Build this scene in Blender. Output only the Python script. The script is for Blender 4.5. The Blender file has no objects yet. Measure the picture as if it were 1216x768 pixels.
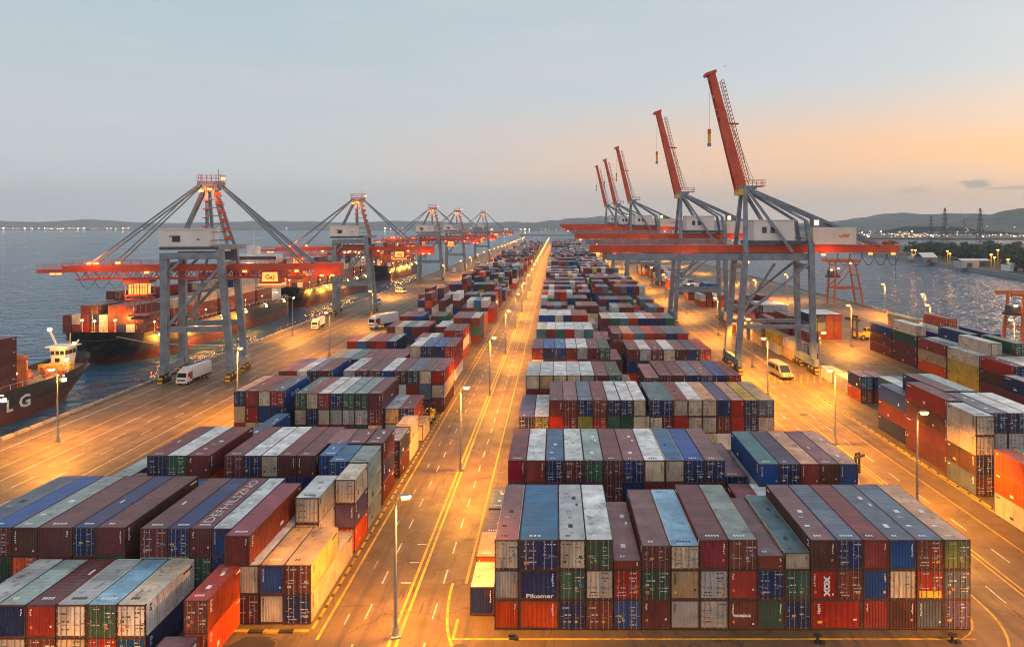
import bpy, math, random
from mathutils import Vector, Matrix
from mathutils.bvhtree import BVHTree
R = math.radians
rnd = random.Random(11)
sc = bpy.context.scene
col = sc.collection

# ------------------------------------------------------------------ camera
FPX, CX, CY, CAMH = 800.0, 660.0, 268.0, 35.0       # focal length and vanishing point in photo pixels (1216 x 768)
cam_d = bpy.data.cameras.new('camera'); cam = bpy.data.objects.new('camera', cam_d); col.objects.link(cam)
cam.location = (0, 0, CAMH); cam.rotation_euler = (R(90), 0, 0)
cam_d.sensor_width = 36; cam_d.lens = FPX/1216*36
cam_d.shift_x = (608-CX)/1216; cam_d.shift_y = (CY-384)/1216
cam_d.clip_start = .5; cam_d.clip_end = 60000
sc.camera = cam

# ------------------------------------------------------------------ sky, sun, exposure
SUN_EL, SUN_AZ = 9.0, 44.0          # elevation; azimuth to the right of +Y
w = bpy.data.worlds.new('World'); sc.world = w; w.use_nodes = True
nt = w.node_tree; nt.nodes.clear()
def N(t, **kw):
    n = nt.nodes.new(t)
    for k, v in kw.items(): setattr(n, k, v)
    return n
def ln(a, b): nt.links.new(a, b)
def mth(op, a, b=None, c=None, clamp=False):
    n = N('ShaderNodeMath', operation=op); n.use_clamp = clamp
    for i, v in enumerate((a, b, c)):
        if v is None: continue
        if isinstance(v, (int, float)): n.inputs[i].default_value = v
        else: ln(v, n.inputs[i])
    return n.outputs[0]
def mixc(f, a, b):
    n = N('ShaderNodeMix', data_type='RGBA')
    if isinstance(f, (int, float)): n.inputs[0].default_value = f
    else: ln(f, n.inputs[0])
    for i, v in ((6, a), (7, b)):
        if isinstance(v, tuple): n.inputs[i].default_value = (*v, 1)
        else: ln(v, n.inputs[i])
    return n.outputs[2]
def smooth(x, lo, hi):
    n = N('ShaderNodeMapRange', interpolation_type='SMOOTHSTEP')
    ln(x, n.inputs[0]); n.inputs[1].default_value = lo; n.inputs[2].default_value = hi
    return n.outputs[0]
tc = N('ShaderNodeTexCoord'); sep = N('ShaderNodeSeparateXYZ'); ln(tc.outputs['Generated'], sep.inputs[0])
dx, dy, dz = sep.outputs
az = mth('ARCTAN2', dx, dy)                                     # 0 straight down the port, + to the right
azr = mth('ABSOLUTE', mth('SUBTRACT', az, R(SUN_AZ)))
side = smooth(azr, R(74), R(6))                                # 1 towards the sunset
low = smooth(dz, .62, .02)
# grey-blue evening sky, paler towards the horizon, brighter overhead
base = mixc(smooth(dz, .0, .34), (.60, .63, .65), (.44, .54, .605))
base = mixc(smooth(dz, .34, .85), base, (.56, .66, .77))
warm = mixc(smooth(dz, .02, .085), (.70, .52, .42), (1.12, .58, .25))
warm = mixc(smooth(dz, .085, .215), warm, (.60, .645, .66))
skyc = mixc(mth('MULTIPLY', side, low), base, warm)
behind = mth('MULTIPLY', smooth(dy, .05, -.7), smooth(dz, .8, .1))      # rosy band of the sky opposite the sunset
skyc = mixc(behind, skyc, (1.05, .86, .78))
# soft streaks of thin cloud and two small dark clouds over the hills
mp = N('ShaderNodeMapping'); mp.inputs['Scale'].default_value = (2.2, 2.2, 15); ln(tc.outputs['Generated'], mp.inputs[0])
nz = N('ShaderNodeTexNoise'); nz.inputs['Scale'].default_value = 1.7; nz.inputs['Detail'].default_value = 6; ln(mp.outputs[0], nz.inputs['Vector'])
skyc = mixc(mth('MULTIPLY', smooth(nz.outputs[0], .44, .70), .30), skyc, (.64, .63, .64))
mp2 = N('ShaderNodeMapping'); mp2.inputs['Scale'].default_value = (18, 18, 60); ln(tc.outputs['Generated'], mp2.inputs[0])
nz2 = N('ShaderNodeTexNoise'); nz2.inputs['Scale'].default_value = 2.0; nz2.inputs['Detail'].default_value = 5; ln(mp2.outputs[0], nz2.inputs['Vector'])
def puff(c, px, py, wx, wy, amt, tint):
    a0 = math.atan2((px-CX)/FPX, 1); el = (CY-py)/math.hypot(px-CX, FPX)
    z0 = math.sin(math.atan(el))
    u = mth('DIVIDE', mth('SUBTRACT', az, a0), wx/FPX)
    v = mth('DIVIDE', mth('SUBTRACT', dz, z0), wy/FPX)
    flat = mth('MULTIPLY', v, mth('ADD', 1.0, mth('MULTIPLY', mth('LESS_THAN', v, 0.0), 1.6)))
    d = mth('SQRT', mth('ADD', mth('MULTIPLY', u, u), mth('MULTIPLY', flat, flat)))
    d = mth('ADD', d, mth('MULTIPLY', mth('SUBTRACT', nz2.outputs[0], .5), 1.7))
    return mixc(mth('MULTIPLY', smooth(d, 1.0, .35), amt), c, tint)
skyc = puff(skyc, 1163, 221, 22, 7, 1.0, (.33, .30, .33))
skyc = puff(skyc, 1205, 224, 52, 3.4, .9, (.40, .35, .36))
skyc = puff(skyc, 1084, 228, 22, 6, .6, (.50, .42, .40))
sky = N('ShaderNodeTexSky', sky_type='NISHITA'); sky.sun_disc = False
sky.sun_elevation = R(SUN_EL); sky.sun_rotation = R(SUN_AZ); sky.altitude = 10
bg1 = N('ShaderNodeBackground'); ln(sky.outputs[0], bg1.inputs[0]); bg1.inputs[1].default_value = .006
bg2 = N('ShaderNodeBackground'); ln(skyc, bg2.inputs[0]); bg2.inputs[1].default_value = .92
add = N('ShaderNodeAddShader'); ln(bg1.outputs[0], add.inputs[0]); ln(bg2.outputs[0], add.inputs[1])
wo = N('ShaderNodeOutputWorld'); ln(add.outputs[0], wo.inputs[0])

sd = bpy.data.lights.new('sun', 'SUN'); sd.energy = .9; sd.angle = R(14); sd.color = (1, .68, .46)
sun = bpy.data.objects.new('sun', sd); col.objects.link(sun)
sdir = Vector((math.sin(R(SUN_AZ))*math.cos(R(SUN_EL)), math.cos(R(SUN_AZ))*math.cos(R(SUN_EL)), math.sin(R(SUN_EL))))
sun.rotation_euler = (-sdir).to_track_quat('-Z', 'Y').to_euler(); sun.location = (60, 60, 200)

sc.view_settings.view_transform = 'Standard'; sc.view_settings.look = 'None'
sc.view_settings.exposure = 0.25; sc.view_settings.gamma = 1.0; sc.view_settings.use_curve_mapping = False
sc.render.engine = 'CYCLES'
cy = sc.cycles
cy.max_bounces = 4; cy.diffuse_bounces = 2; cy.glossy_bounces = 3; cy.transmission_bounces = 2; cy.volume_bounces = 0
sc.cycles.filter_width = 1.05; cy.use_denoising = True; cy.sample_clamp_indirect = 4; cy.use_light_tree = True; cy.caustics_reflective = False
LAMP_W = 36000.0            # watts of a sodium street lamp in this exposure
LAMP_COL = (1.0, .36, .025)

# ------------------------------------------------------------------ helpers
class MB:
    """collects faces, becomes ONE mesh"""
    def __init__(s): s.v = []; s.f = []; s.m = []
    def poly(s, pts, m=0):
        i = len(s.v); s.v += [tuple(p) for p in pts]; s.f.append(tuple(range(i, i+len(pts)))); s.m.append(m)
    def box(s, x0, x1, y0, y1, z0, z1, m=0):
        i = len(s.v)
        s.v += [(x0,y0,z0),(x1,y0,z0),(x1,y1,z0),(x0,y1,z0),(x0,y0,z1),(x1,y0,z1),(x1,y1,z1),(x0,y1,z1)]
        for q in ((0,3,2,1),(4,5,6,7),(0,1,5,4),(1,2,6,5),(2,3,7,6),(3,0,4,7)):
            s.f.append(tuple(i+k for k in q)); s.m.append(m)
    def hexa(s, b, t, m=0):
        """8 corners: bottom ring, top ring"""
        i = len(s.v); s.v += [tuple(p) for p in b] + [tuple(p) for p in t]
        for q in ((0,3,2,1),(4,5,6,7),(0,1,5,4),(1,2,6,5),(2,3,7,6),(3,0,4,7)):
            s.f.append(tuple(i+k for k in q)); s.m.append(m)
    def beam(s, p, q, w, h=None, m=0, w2=None, h2=None):
        p, q = Vector(p), Vector(q); h = h or w; w2 = w2 or w; h2 = h2 or h
        d = (q-p).normalized(); up = Vector((0,0,1)) if abs(d.z) < .95 else Vector((0,1,0))
        a = d.cross(up).normalized(); b = a.cross(d).normalized()
        B = [p-a*w/2-b*h/2, p+a*w/2-b*h/2, p+a*w/2+b*h/2, p-a*w/2+b*h/2]
        T = [q-a*w2/2-b*h2/2, q+a*w2/2-b*h2/2, q+a*w2/2+b*h2/2, q-a*w2/2+b*h2/2]
        s.hexa(B, T, m)
    def tube(s, p, q, r, n=8, m=0, r2=None, cap=True):
        p, q = Vector(p), Vector(q); r2 = r if r2 is None else r2
        d = (q-p).normalized(); up = Vector((0,0,1)) if abs(d.z) < .95 else Vector((0,1,0))
        a = d.cross(up).normalized(); b = a.cross(d).normalized(); i = len(s.v)
        for c, rr in ((p, r), (q, r2)):
            for k in range(n):
                t = 2*math.pi*k/n; s.v.append(tuple(c + a*math.cos(t)*rr + b*math.sin(t)*rr))
        for k in range(n):
            s.f.append((i+k, i+(k+1)%n, i+n+(k+1)%n, i+n+k)); s.m.append(m)
        if cap:
            s.f.append(tuple(i+k for k in reversed(range(n)))); s.m.append(m)
            s.f.append(tuple(i+n+k for k in range(n))); s.m.append(m)
    def path(s, pts, r, n=5, m=0):
        for a, b in zip(pts, pts[1:]): s.tube(a, b, r, n, m, cap=False)
    def mesh(s, name, mats):
        me = bpy.data.meshes.new(name); me.from_pydata(s.v, [], s.f); 
        for x in mats: me.materials.append(x)
        me.polygons.foreach_set('material_index', s.m); me.update(); return me
    def build(s, name, mats, parent=None, loc=None):
        if not isinstance(mats, (list, tuple)): mats = [mats]
        o = bpy.data.objects.new(name, s.mesh(name, mats)); col.objects.link(o)
        if parent: o.parent = parent
        if loc: o.location = loc
        return o
def put(name, me, parent=None, loc=None):
    o = bpy.data.objects.new(name, me); col.objects.link(o)
    if parent: o.parent = parent
    if loc: o.location = loc
    return o
def setmat(o, m, slot=0):
    o.material_slots[slot].link = 'OBJECT'; o.material_slots[slot].material = m
def tag(o, label=None, cat=None, group=None, kind=None):
    if label: o['label'] = label
    if cat: o['category'] = cat
    if group: o['group'] = group
    if kind: o['kind'] = kind
    return o
def empty(name, loc=(0,0,0), rz=0, label=None, cat=None, group=None, s=1):
    o = bpy.data.objects.new(name, None); col.objects.link(o)
    o.location = loc; o.rotation_euler = (0,0,rz); o.scale = (s,s,s); o.empty_display_size = .3
    return tag(o, label, cat, group)
def copy_tree(o, parent=None):
    c = o.copy(); col.objects.link(c)
    if parent: c.parent = parent
    for ch in list(o.children): copy_tree(ch, c)
    return c
def structure(name, mb, mats): return tag(mb.build(name, mats), kind='structure')
def text_mesh(s, size, bold=0):
    cu = bpy.data.curves.new('lettering', 'FONT'); cu.body = s; cu.size = size; cu.align_x = 'CENTER'; cu.align_y = 'CENTER'
    cu.resolution_u = 2; cu.offset = bold; cu.extrude = .004
    ob = bpy.data.objects.new('lettering', cu); col.objects.link(ob)
    dg = bpy.context.evaluated_depsgraph_get(); me = bpy.data.meshes.new_from_object(ob.evaluated_get(dg))
    bpy.data.objects.remove(ob); bpy.data.curves.remove(cu); me.materials.clear(); return me

# ------------------------------------------------------------------ materials
def new_mat(name):
    m = bpy.data.materials.new(name); m.use_nodes = True
    return m, m.node_tree, m.node_tree.nodes['Principled BSDF']
class G:
    """small node-graph helper for one material"""
    def __init__(s, name):
        s.m, s.t, s.p = new_mat(name); s.tc = s.t.nodes.new('ShaderNodeTexCoord')
    def n(s, t, **kw):
        x = s.t.nodes.new(t)
        for k, v in kw.items(): setattr(x, k, v)
        return x
    def l(s, a, b): s.t.links.new(a, b)
    def noise(s, scale, vec=None, detail=4, rough=.55, sc3=None):
        if sc3:
            mp = s.n('ShaderNodeMapping'); mp.inputs['Scale'].default_value = sc3
            s.l(vec or s.tc.outputs['Object'], mp.inputs[0]); vec = mp.outputs[0]
        x = s.n('ShaderNodeTexNoise'); x.inputs['Scale'].default_value = scale; x.inputs['Detail'].default_value = detail
        x.inputs['Roughness'].default_value = rough; s.l(vec or s.tc.outputs['Object'], x.inputs['Vector']); return x.outputs[0]
    def ramp(s, f, lo, hi, a=0., b=1.):
        x = s.n('ShaderNodeMapRange'); s.l(f, x.inputs[0]); x.inputs[1].default_value = lo; x.inputs[2].default_value = hi
        x.inputs[3].default_value = a; x.inputs[4].default_value = b; return x.outputs[0]
    def math(s, op, a, b):
        x = s.n('ShaderNodeMath', operation=op)
        for i, v in enumerate((a, b)):
            if isinstance(v, (int, float)): x.inputs[i].default_value = v
            else: s.l(v, x.inputs[i])
        return x.outputs[0]
    def mix(s, f, a, b, bt='MIX'):
        x = s.n('ShaderNodeMix', data_type='RGBA', blend_type=bt)
        if isinstance(f, (int, float)): x.inputs[0].default_value = f
        else: s.l(f, x.inputs[0])
        for i, v in ((6, a), (7, b)):
            if isinstance(v, tuple): x.inputs[i].default_value = (*v, 1)
            else: s.l(v, x.inputs[i])
        return x.outputs[2]
    def bump(s, h, dist, strength=1.):
        x = s.n('ShaderNodeBump'); s.l(h, x.inputs['Height']); x.inputs['Distance'].default_value = dist; x.inputs['Strength'].default_value = strength
        s.l(x.outputs[0], s.p.inputs['Normal'])
    def color(s, c):
        if isinstance(c, tuple): s.p.inputs['Base Color'].default_value = (*c, 1)
        else: s.l(c, s.p.inputs['Base Color'])
    def rough(s, v):
        if isinstance(v, (int, float)): s.p.inputs['Roughness'].default_value = v
        else: s.l(v, s.p.inputs['Roughness'])
def plain(name, c, rough=.6, metal=0., var=.18, scale=1.5):
    g = G(name); nz = g.noise(scale)
    g.color(g.mix(g.ramp(nz, .3, .7), tuple(x*(1-var) for x in c), tuple(min(1, x*(1+var)) for x in c)))
    g.rough(rough); g.p.inputs['Metallic'].default_value = metal; return g.m
def emit(name, c, strength):
    m, t, p = new_mat(name); p.inputs['Base Color'].default_value = (*c, 1)
    p.inputs['Emission Color'].default_value = (*c, 1); p.inputs['Emission Strength'].default_value = strength; return m
PAL = dict(maroon=(.128,.028,.028), brown=(.095,.034,.022), russet=(.20,.042,.020), red=(.33,.032,.018), orange=(.58,.075,.014), crimson=(.26,.022,.045),
    navy=(.012,.027,.10), blue=(.016,.068,.23), steel=(.04,.13,.24), sky=(.26,.42,.53), teal=(.07,.16,.17), green=(.030,.105,.060), forest=(.016,.058,.036),
    olive=(.14,.17,.045), white=(.66,.64,.60), cream=(.60,.49,.36), grey=(.40,.40,.385), sage=(.30,.36,.32), tan=(.50,.33,.16), yellow=(.66,.40,.05),
    purple=(.085,.06,.12), slate=(.10,.13,.17), peach=(.62,.33,.20), mauve=(.18,.075,.075))
CNAME = dict(sky='pale blue', steel='steel blue', sage='grey-green', peach='peach', mauve='brown-mauve')
_pm = {}
def paint(c, kind='side'):
    """weathered container paint: mottled, with rust streaks and scuffs; roofs are dustier"""
    k = (c, kind)
    if k in _pm: return _pm[k]
    g = G('%s_%s_paint' % (c, kind)); rgb = PAL[c]
    oi = g.n('ShaderNodeObjectInfo'); av = g.n('ShaderNodeVectorMath', operation='ADD')
    sv = g.n('ShaderNodeVectorMath', operation='SCALE'); cv = g.n('ShaderNodeCombineXYZ')
    for i in range(3): g.l(oi.outputs['Random'], cv.inputs[i])
    g.l(cv.outputs[0], sv.inputs[0]); sv.inputs[3].default_value = 71.
    g.l(g.tc.outputs['Object'], av.inputs[0]); g.l(sv.outputs[0], av.inputs[1]); vec = av.outputs[0]
    big = g.noise(.55, vec, 5)
    dk, lt = ((.70, 1.14) if kind != 'roof' else (.66, 1.2) if max(rgb) > .4 else (.95, 1.55) if rgb[0] > rgb[2] else (.75, 1.25))
    c1 = g.mix(g.ramp(big, .32, .68), tuple(x*dk for x in rgb), tuple(min(.85, x*lt+.004) for x in rgb))
    hv = g.n('ShaderNodeHueSaturation'); g.l(c1, hv.inputs['Color']); g.l(g.ramp(oi.outputs['Random'], 0, 1, .74, 1.2), hv.inputs['Value']); 
    g.l(g.ramp(oi.outputs['Random'], 0, 1, .92, 1.15), hv.inputs['Saturation']); c1 = hv.outputs[0]
    if kind == 'roof':
        dust = g.noise(1.1, vec, 6, .65, (1, .35, 1))
        c1 = g.mix(g.ramp(dust, .45, .72, 0, .26), c1, (.27, .24, .235))
        sx_ = g.n('ShaderNodeSeparateXYZ'); g.l(g.tc.outputs['Object'], sx_.inputs[0])
        wn = g.n('ShaderNodeTexWhiteNoise', noise_dimensions='2D'); cb = g.n('ShaderNodeCombineXYZ')
        g.l(g.math('FLOOR', g.math('DIVIDE', sx_.outputs[1], 1.53), 0.), cb.inputs[0]); g.l(oi.outputs['Random'], cb.inputs[1]); g.l(cb.outputs[0], wn.inputs['Vector'])
        hv2 = g.n('ShaderNodeHueSaturation'); g.l(c1, hv2.inputs['Color']); g.l(g.ramp(wn.outputs['Value'], 0, 1, .84, 1.16), hv2.inputs['Value']); c1 = hv2.outputs[0]
        fr = g.math('FRACT', g.math('DIVIDE', sx_.outputs[1], 1.53), 0.); c1 = g.mix(g.ramp(fr, .0, .03, .35, 0), c1, (.05,.035,.03))
        rust = g.noise(.9, vec, 7, .68)
        c1 = g.mix(g.ramp(rust, .56, .66, 0, .72), c1, (.085, .055, .042))
        g.rough(g.ramp(dust, .3, .7, .26, .56))
    else:
        st = g.noise(2.6, vec, 5, .6, (1, 1, .16))
        c1 = g.mix(g.ramp(st, .55, .74, 0, .6), c1, (.085, .045, .03))
        sp = g.noise(5.5, vec, 3)
        c1 = g.mix(g.ramp(sp, .66, .70, 0, .45), c1, (.30, .27, .24))
        g.rough(g.ramp(big, .3, .7, .42, .62))
    if kind == 'far':
        wv = g.n('ShaderNodeTexWave', wave_type='BANDS', bands_direction='DIAGONAL'); wv.inputs['Scale'].default_value = 1.0
        g.l(g.tc.outputs['Object'], wv.inputs['Vector']); g.bump(wv.outputs['Fac'], .05, .6)
    g.color(c1); _pm[k] = g.m; return g.m

M = {}
def line_white_worn():
    g = G('worn_white_lettering'); a = g.noise(2.2, None, 5, .7); g.color(g.mix(g.ramp(a, .28, .48), (.20,.11,.11), (.66,.62,.60))); g.rough(.6); return g.m
M['steel'] = plain('grey_crane_steel', (.165,.205,.245), .5, 0, .32, .5)
M['steel_dark'] = plain('dark_steel', (.06,.07,.08), .55)
M['crane_red'] = plain('orange_red_crane_paint', (.50,.065,.020), .5, 0, .22, .3)
M['gantry_orange'] = plain('gantry_orange_paint', (.55,.13,.03), .5, 0, .15, .3)
M['house_white'] = plain('machinery_house_white', (.66,.63,.60), .5, 0, .1, .25)
M['casting'] = plain('casting_metal', (.035,.028,.025), .6)
M['frame_rust'] = plain('rusty_frame_paint', (.085,.036,.022), .65, 0, .5, 1.2)
M['rod'] = plain('galvanised_rod', (.36,.35,.34), .4, .5)
M['mark_white'] = plain('white_stencil', (.75,.73,.70), .6)
M['mark_worn'] = line_white_worn()
M['mark_yellow'] = plain('yellow_label', (.72,.47,.04), .6)
M['mark_dark'] = plain('dark_stencil', (.03,.03,.035), .6)
M['mark_blue'] = plain('blue_label', (.10,.22,.45), .6)
M['mark_orange'] = plain('orange_label', (.6,.2,.04), .6)
M['rubber'] = plain('tyre_rubber', (.018,.018,.02), .8)
M['hazard_yellow'] = plain('hazard_yellow', (.62,.38,.03), .6)
M['black'] = plain('black_paint', (.02,.02,.02), .6)
M['pole'] = plain('galvanised_pole', (.30,.29,.28), .5, .3)
M['glass'] = plain('dark_glass', (.02,.03,.04), .08)
M['truck_white'] = plain('truck_white', (.72,.71,.69), .35, 0, .06)
M['truck_red'] = plain('truck_red', (.5,.03,.02), .35, 0, .08)
def hull_paint(name, c):
    g = G(name); st = g.noise(.9, None, 5, .6, (1, 1, .14)); n1 = g.noise(.25, None, 4)
    br = g.n('ShaderNodeTexBrick'); br.inputs['Scale'].default_value = 1; br.inputs['Brick Width'].default_value = 6; br.inputs['Row Height'].default_value = 2.1; br.inputs['Mortar Size'].default_value = .03
    mp = g.n('ShaderNodeMapping'); mp.inputs['Rotation'].default_value = (R(90), 0, R(90)); g.l(g.tc.outputs['Object'], mp.inputs[0]); g.l(mp.outputs[0], br.inputs['Vector'])
    c1 = g.mix(g.ramp(n1, .3, .7), tuple(x*.7 for x in c), tuple(x*1.4 for x in c)); c1 = g.mix(g.ramp(st, .56, .72, 0, .55), c1, (.11,.05,.03)); c1 = g.mix(g.math('MULTIPLY', br.outputs['Fac'], .4), c1, tuple(x*.4 for x in c))
    g.color(c1); g.rough(.5); return g.m
M['hull_black'] = hull_paint('ship_hull_black', (.020,.022,.026))
M['hull_red'] = hull_paint('ship_bottom_red', (.10,.028,.025))
M['ship_white'] = plain('ship_white', (.66,.63,.58), .5, 0, .12, .4)
M['deck'] = plain('ship_deck', (.17,.12,.08), .7, 0, .25, .5)
M['concrete'] = plain('quay_concrete', (.26,.245,.23), .8, 0, .25, .4)
M['wall_far'] = plain('shed_wall', (.42,.40,.38), .7)
M['bark'] = plain('bark', (.06,.045,.03), .9)
M['cone_orange'] = plain('safety_orange', (.6,.16,.03), .6)
M['lens_sodium'] = emit('sodium_lens', (1,.36,.045), 24)
M['lens_far'] = emit('sodium_lens_far', (1,.62,.28), 70)
M['lens_red'] = emit('crane_floodlight', (1,.20,.045), 5)
M['lit_orange'] = emit('lit_orange_panel', (1,.25,.045), 2.2)
M['lit_warm'] = emit('lit_warm', (1,.60,.22), 16)
M['lit_white'] = emit('lit_white', (1,.80,.5), 14)
M['window_lit'] = emit('lit_window', (1,.50,.18), 4.5)

# ground: worn orange-lit concrete asphalt with slab joints, tyre tracks and oil stains
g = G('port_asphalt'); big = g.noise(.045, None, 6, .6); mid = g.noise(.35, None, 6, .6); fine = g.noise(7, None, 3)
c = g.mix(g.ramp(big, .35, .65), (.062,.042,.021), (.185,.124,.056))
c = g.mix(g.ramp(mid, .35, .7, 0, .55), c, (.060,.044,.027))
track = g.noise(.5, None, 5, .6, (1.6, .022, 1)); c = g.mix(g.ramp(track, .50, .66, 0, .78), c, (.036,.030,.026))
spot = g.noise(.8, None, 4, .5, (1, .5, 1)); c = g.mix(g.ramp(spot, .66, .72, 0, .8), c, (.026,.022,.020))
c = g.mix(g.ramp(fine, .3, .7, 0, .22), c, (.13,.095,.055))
br = g.n('ShaderNodeTexBrick'); br.offset = 0; br.inputs['Scale'].default_value = 1; br.inputs['Brick Width'].default_value = 7.2; br.inputs['Row Height'].default_value = 11.
br.inputs['Mortar Size'].default_value = .035; br.inputs['Mortar Smooth'].default_value = .3
wob = g.n('ShaderNodeVectorMath', operation='ADD'); wn = g.n('ShaderNodeTexNoise'); wn.inputs['Scale'].default_value = .25; g.l(g.tc.outputs['Object'], wn.inputs['Vector'])
ws = g.n('ShaderNodeVectorMath', operation='SCALE'); ws.inputs[3].default_value = .25; g.l(wn.outputs['Color'], ws.inputs[0])
g.l(g.tc.outputs['Object'], wob.inputs[0]); g.l(ws.outputs[0], wob.inputs[1]); g.l(wob.outputs[0], br.inputs['Vector'])
c = g.mix(g.math('MULTIPLY', br.outputs['Fac'], .6), c, (.030,.025,.022))
vo = g.n('ShaderNodeTexVoronoi', feature='DISTANCE_TO_EDGE'); vo.inputs['Scale'].default_value = .11; vo.inputs['Randomness'].default_value = 1
ws2 = g.n('ShaderNodeVectorMath', operation='SCALE'); ws2.inputs[3].default_value = 5.; g.l(wn.outputs['Color'], ws2.inputs[0]); wb2 = g.n('ShaderNodeVectorMath', operation='ADD'); g.l(g.tc.outputs['Object'], wb2.inputs[0]); g.l(ws2.outputs[0], wb2.inputs[1]); g.l(wb2.outputs[0], vo.inputs['Vector'])
c = g.mix(g.ramp(vo.outputs['Distance'], .0, .011, .75, 0), c, (.022,.018,.015))
sk = g.noise(1.5, None, 2, .5, (2.2, .16, 1)); sm_ = g.noise(.09, None, 2)
c = g.mix(g.math('MULTIPLY', g.ramp(sk, .62, .68, 0, .8), g.ramp(sm_, .48, .58)), c, (.018,.016,.015))
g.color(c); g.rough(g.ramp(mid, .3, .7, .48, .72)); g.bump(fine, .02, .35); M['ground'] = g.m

def line_paint(name, rgb):
    g = G(name); a = g.noise(1.6, None, 6, .7); b = g.noise(.12, None, 3)
    f = g.ramp(a, .34, .56, .25, 1.)
    g.color(g.mix(g.math('MULTIPLY', f, g.ramp(b, .3, .65, .55, 1)), (.085,.07,.055), rgb)); g.rough(.65); return g.m
M['line_yellow'] = line_paint('yellow_line_paint', (.66,.40,.02))
M['line_white'] = line_paint('white_line_paint', (.66,.63,.56))

def water(name, base, rough):
    g = G(name); a = g.noise(.24, None, 3, .55, (.6, 1.0, 1)); b = g.noise(.06, None, 3, .6, (.7, 1.0, 1)); f = g.noise(1.1, None, 3, .6, (.8, 1.1, 1)); s = g.noise(.006, None, 4)
    g.color(base); g.rough(g.ramp(s, .35, .65, rough*.6, rough*1.6)); g.p.inputs['IOR'].default_value = 1.33; g.p.inputs['Specular IOR Level'].default_value = .33
    h = g.math('ADD', g.math('MULTIPLY', a, 3.4), g.math('ADD', g.math('MULTIPLY', b, 3.8), g.math('MULTIPLY', f, .55)))
    g.bump(h, 1.0, 1.); return g.m
M['sea'] = water('sea_water', (.014,.088,.165), .07)

def far_ground(name, c0, c1, scale):
    g = G(name); n1 = g.noise(scale, None, 7, .65); g.color(g.mix(g.ramp(n1, .35, .65), c0, c1)); g.rough(.9); return g.m
M['hill'] = far_ground('wooded_hill', (.022,.034,.024), (.085,.088,.066), .006)
M['land'] = far_ground('waste_land', (.03,.036,.02), (.085,.075,.05), .04)
g = G('leaf_green'); n1 = g.noise(.9, None, 3); g.color(g.mix(g.ramp(n1, .3, .7), (.018,.035,.014), (.055,.08,.03))); g.rough(.8); M['leaf'] = g.m

# ------------------------------------------------------------------ ground, water, markings
XQ, XR, YEND, ZW = -90.4, 135.0, 1400.0, -3.0
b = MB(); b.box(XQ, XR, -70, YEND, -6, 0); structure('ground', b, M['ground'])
b = MB(); b.poly([(-16000,-400,ZW),(16000,-400,ZW),(16000,16000,ZW),(-16000,16000,ZW)]); structure('water', b, M['sea'])

b = MB(); Z = .004
def stripe(x0, x1, y0, y1, m, z=Z): b.poly([(x0,y0,z),(x1,y0,z),(x1,y1,z),(x0,y1,z)], m)
def dashes(x, w_, y0, y1, on, off, m):
    y = y0
    while y < y1: stripe(x-w_/2, x+w_/2, y, y+on, m); y += on+off
YL, WL = 0, 1
for x in (-13.95, -13.35): stripe(x-.13, x+.13, -20, 1330, YL)                # double centre line of the road
stripe(-20.35, -20.1, 57, 1330, YL); stripe(-8.9, -8.65, 66, 1330, YL)
dashes(-17.0, .15, 30, 700, 2.4, 3.6, WL); dashes(-11.0, .15, 30, 700, 2.6, 3.4, WL); dashes(-18.6, .1, 40, 500, 1.6, 8, WL)
for x, m, wd in ((-86.4, WL, .2), (-80.4, YL, .22), (-76.2, WL, .14), (-66.4, WL, .16), (-63.2, YL, .18)): stripe(x-wd/2, x+wd/2, 20, 1330, m)
dashes(-72.8, .18, 30, 900, 4, 6, WL); dashes(-69.6, .18, 33, 900, 3, 7, WL); stripe(-58.1, -57.85, 20, 1330, YL)
for x, m, wd in ((39.4, YL, .18), (44.3, YL, .2), (44.9, YL, .2), (50.2, YL, .15), (53.6, YL, .22), (37.3, YL, .16), (65.5, WL, .15), (69.5, YL, .18), (84, YL, .2), (130, YL, .25)):
    stripe(x-wd/2, x+wd/2, 62 if x < 60 else 70, 1300, m)
for x in (47.2, 41.8, 73.5, 78.0, 104): dashes(x, .15, 40, 700, 3, 4.5, WL)
for i, rr in enumerate((2.4, 4.6)):                                              # lines sweeping round the corner of the front stack
    pts = []
    x1 = 37.3 if i == 0 else 39.4; y0 = 62
    for k in range(13):
        t = k/12*math.pi/2; pts.append((x1-rr*1.7*(1-math.cos(t)), y0-(rr*2.1)*math.sin(t)))
    for (xa, ya), (xb, yb) in zip(pts, pts[1:]): b.poly([(xa-.11,ya,Z),(xb-.11,yb,Z),(xb+.11,yb+.02,Z),(xa+.11,ya+.02,Z)], YL)
stripe(-8.6, 35.6, 57.0, 57.22, YL); stripe(-8.85, -8.6, 57.0, 60, YL)
pts = [(-10.1+2.6*(1-math.cos(k/10*math.pi/2)), 66-11*math.sin(k/10*math.pi/2)) for k in range(11)]
for (xa, ya), (xb, yb) in zip(pts, pts[1:]): b.poly([(xa-.12,ya,Z),(xb-.12,yb,Z),(xb+.12,yb+.02,Z),(xa+.12,ya+.02,Z)], YL)
for y in (66, 70, 74): stripe(-15.2, -14.2, y+.0, y+.2, WL)
for k in range(10): b.poly([(47+k*1.5,150,Z),(47.25+k*1.5,150,Z),(50.25+k*1.5,158,Z),(50+k*1.5,158,Z)], YL)   # hatched box under the near crane
b_mark = b.build('road_markings', [M['line_yellow'], M['line_white']]); tag(b_mark, kind='structure')
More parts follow.
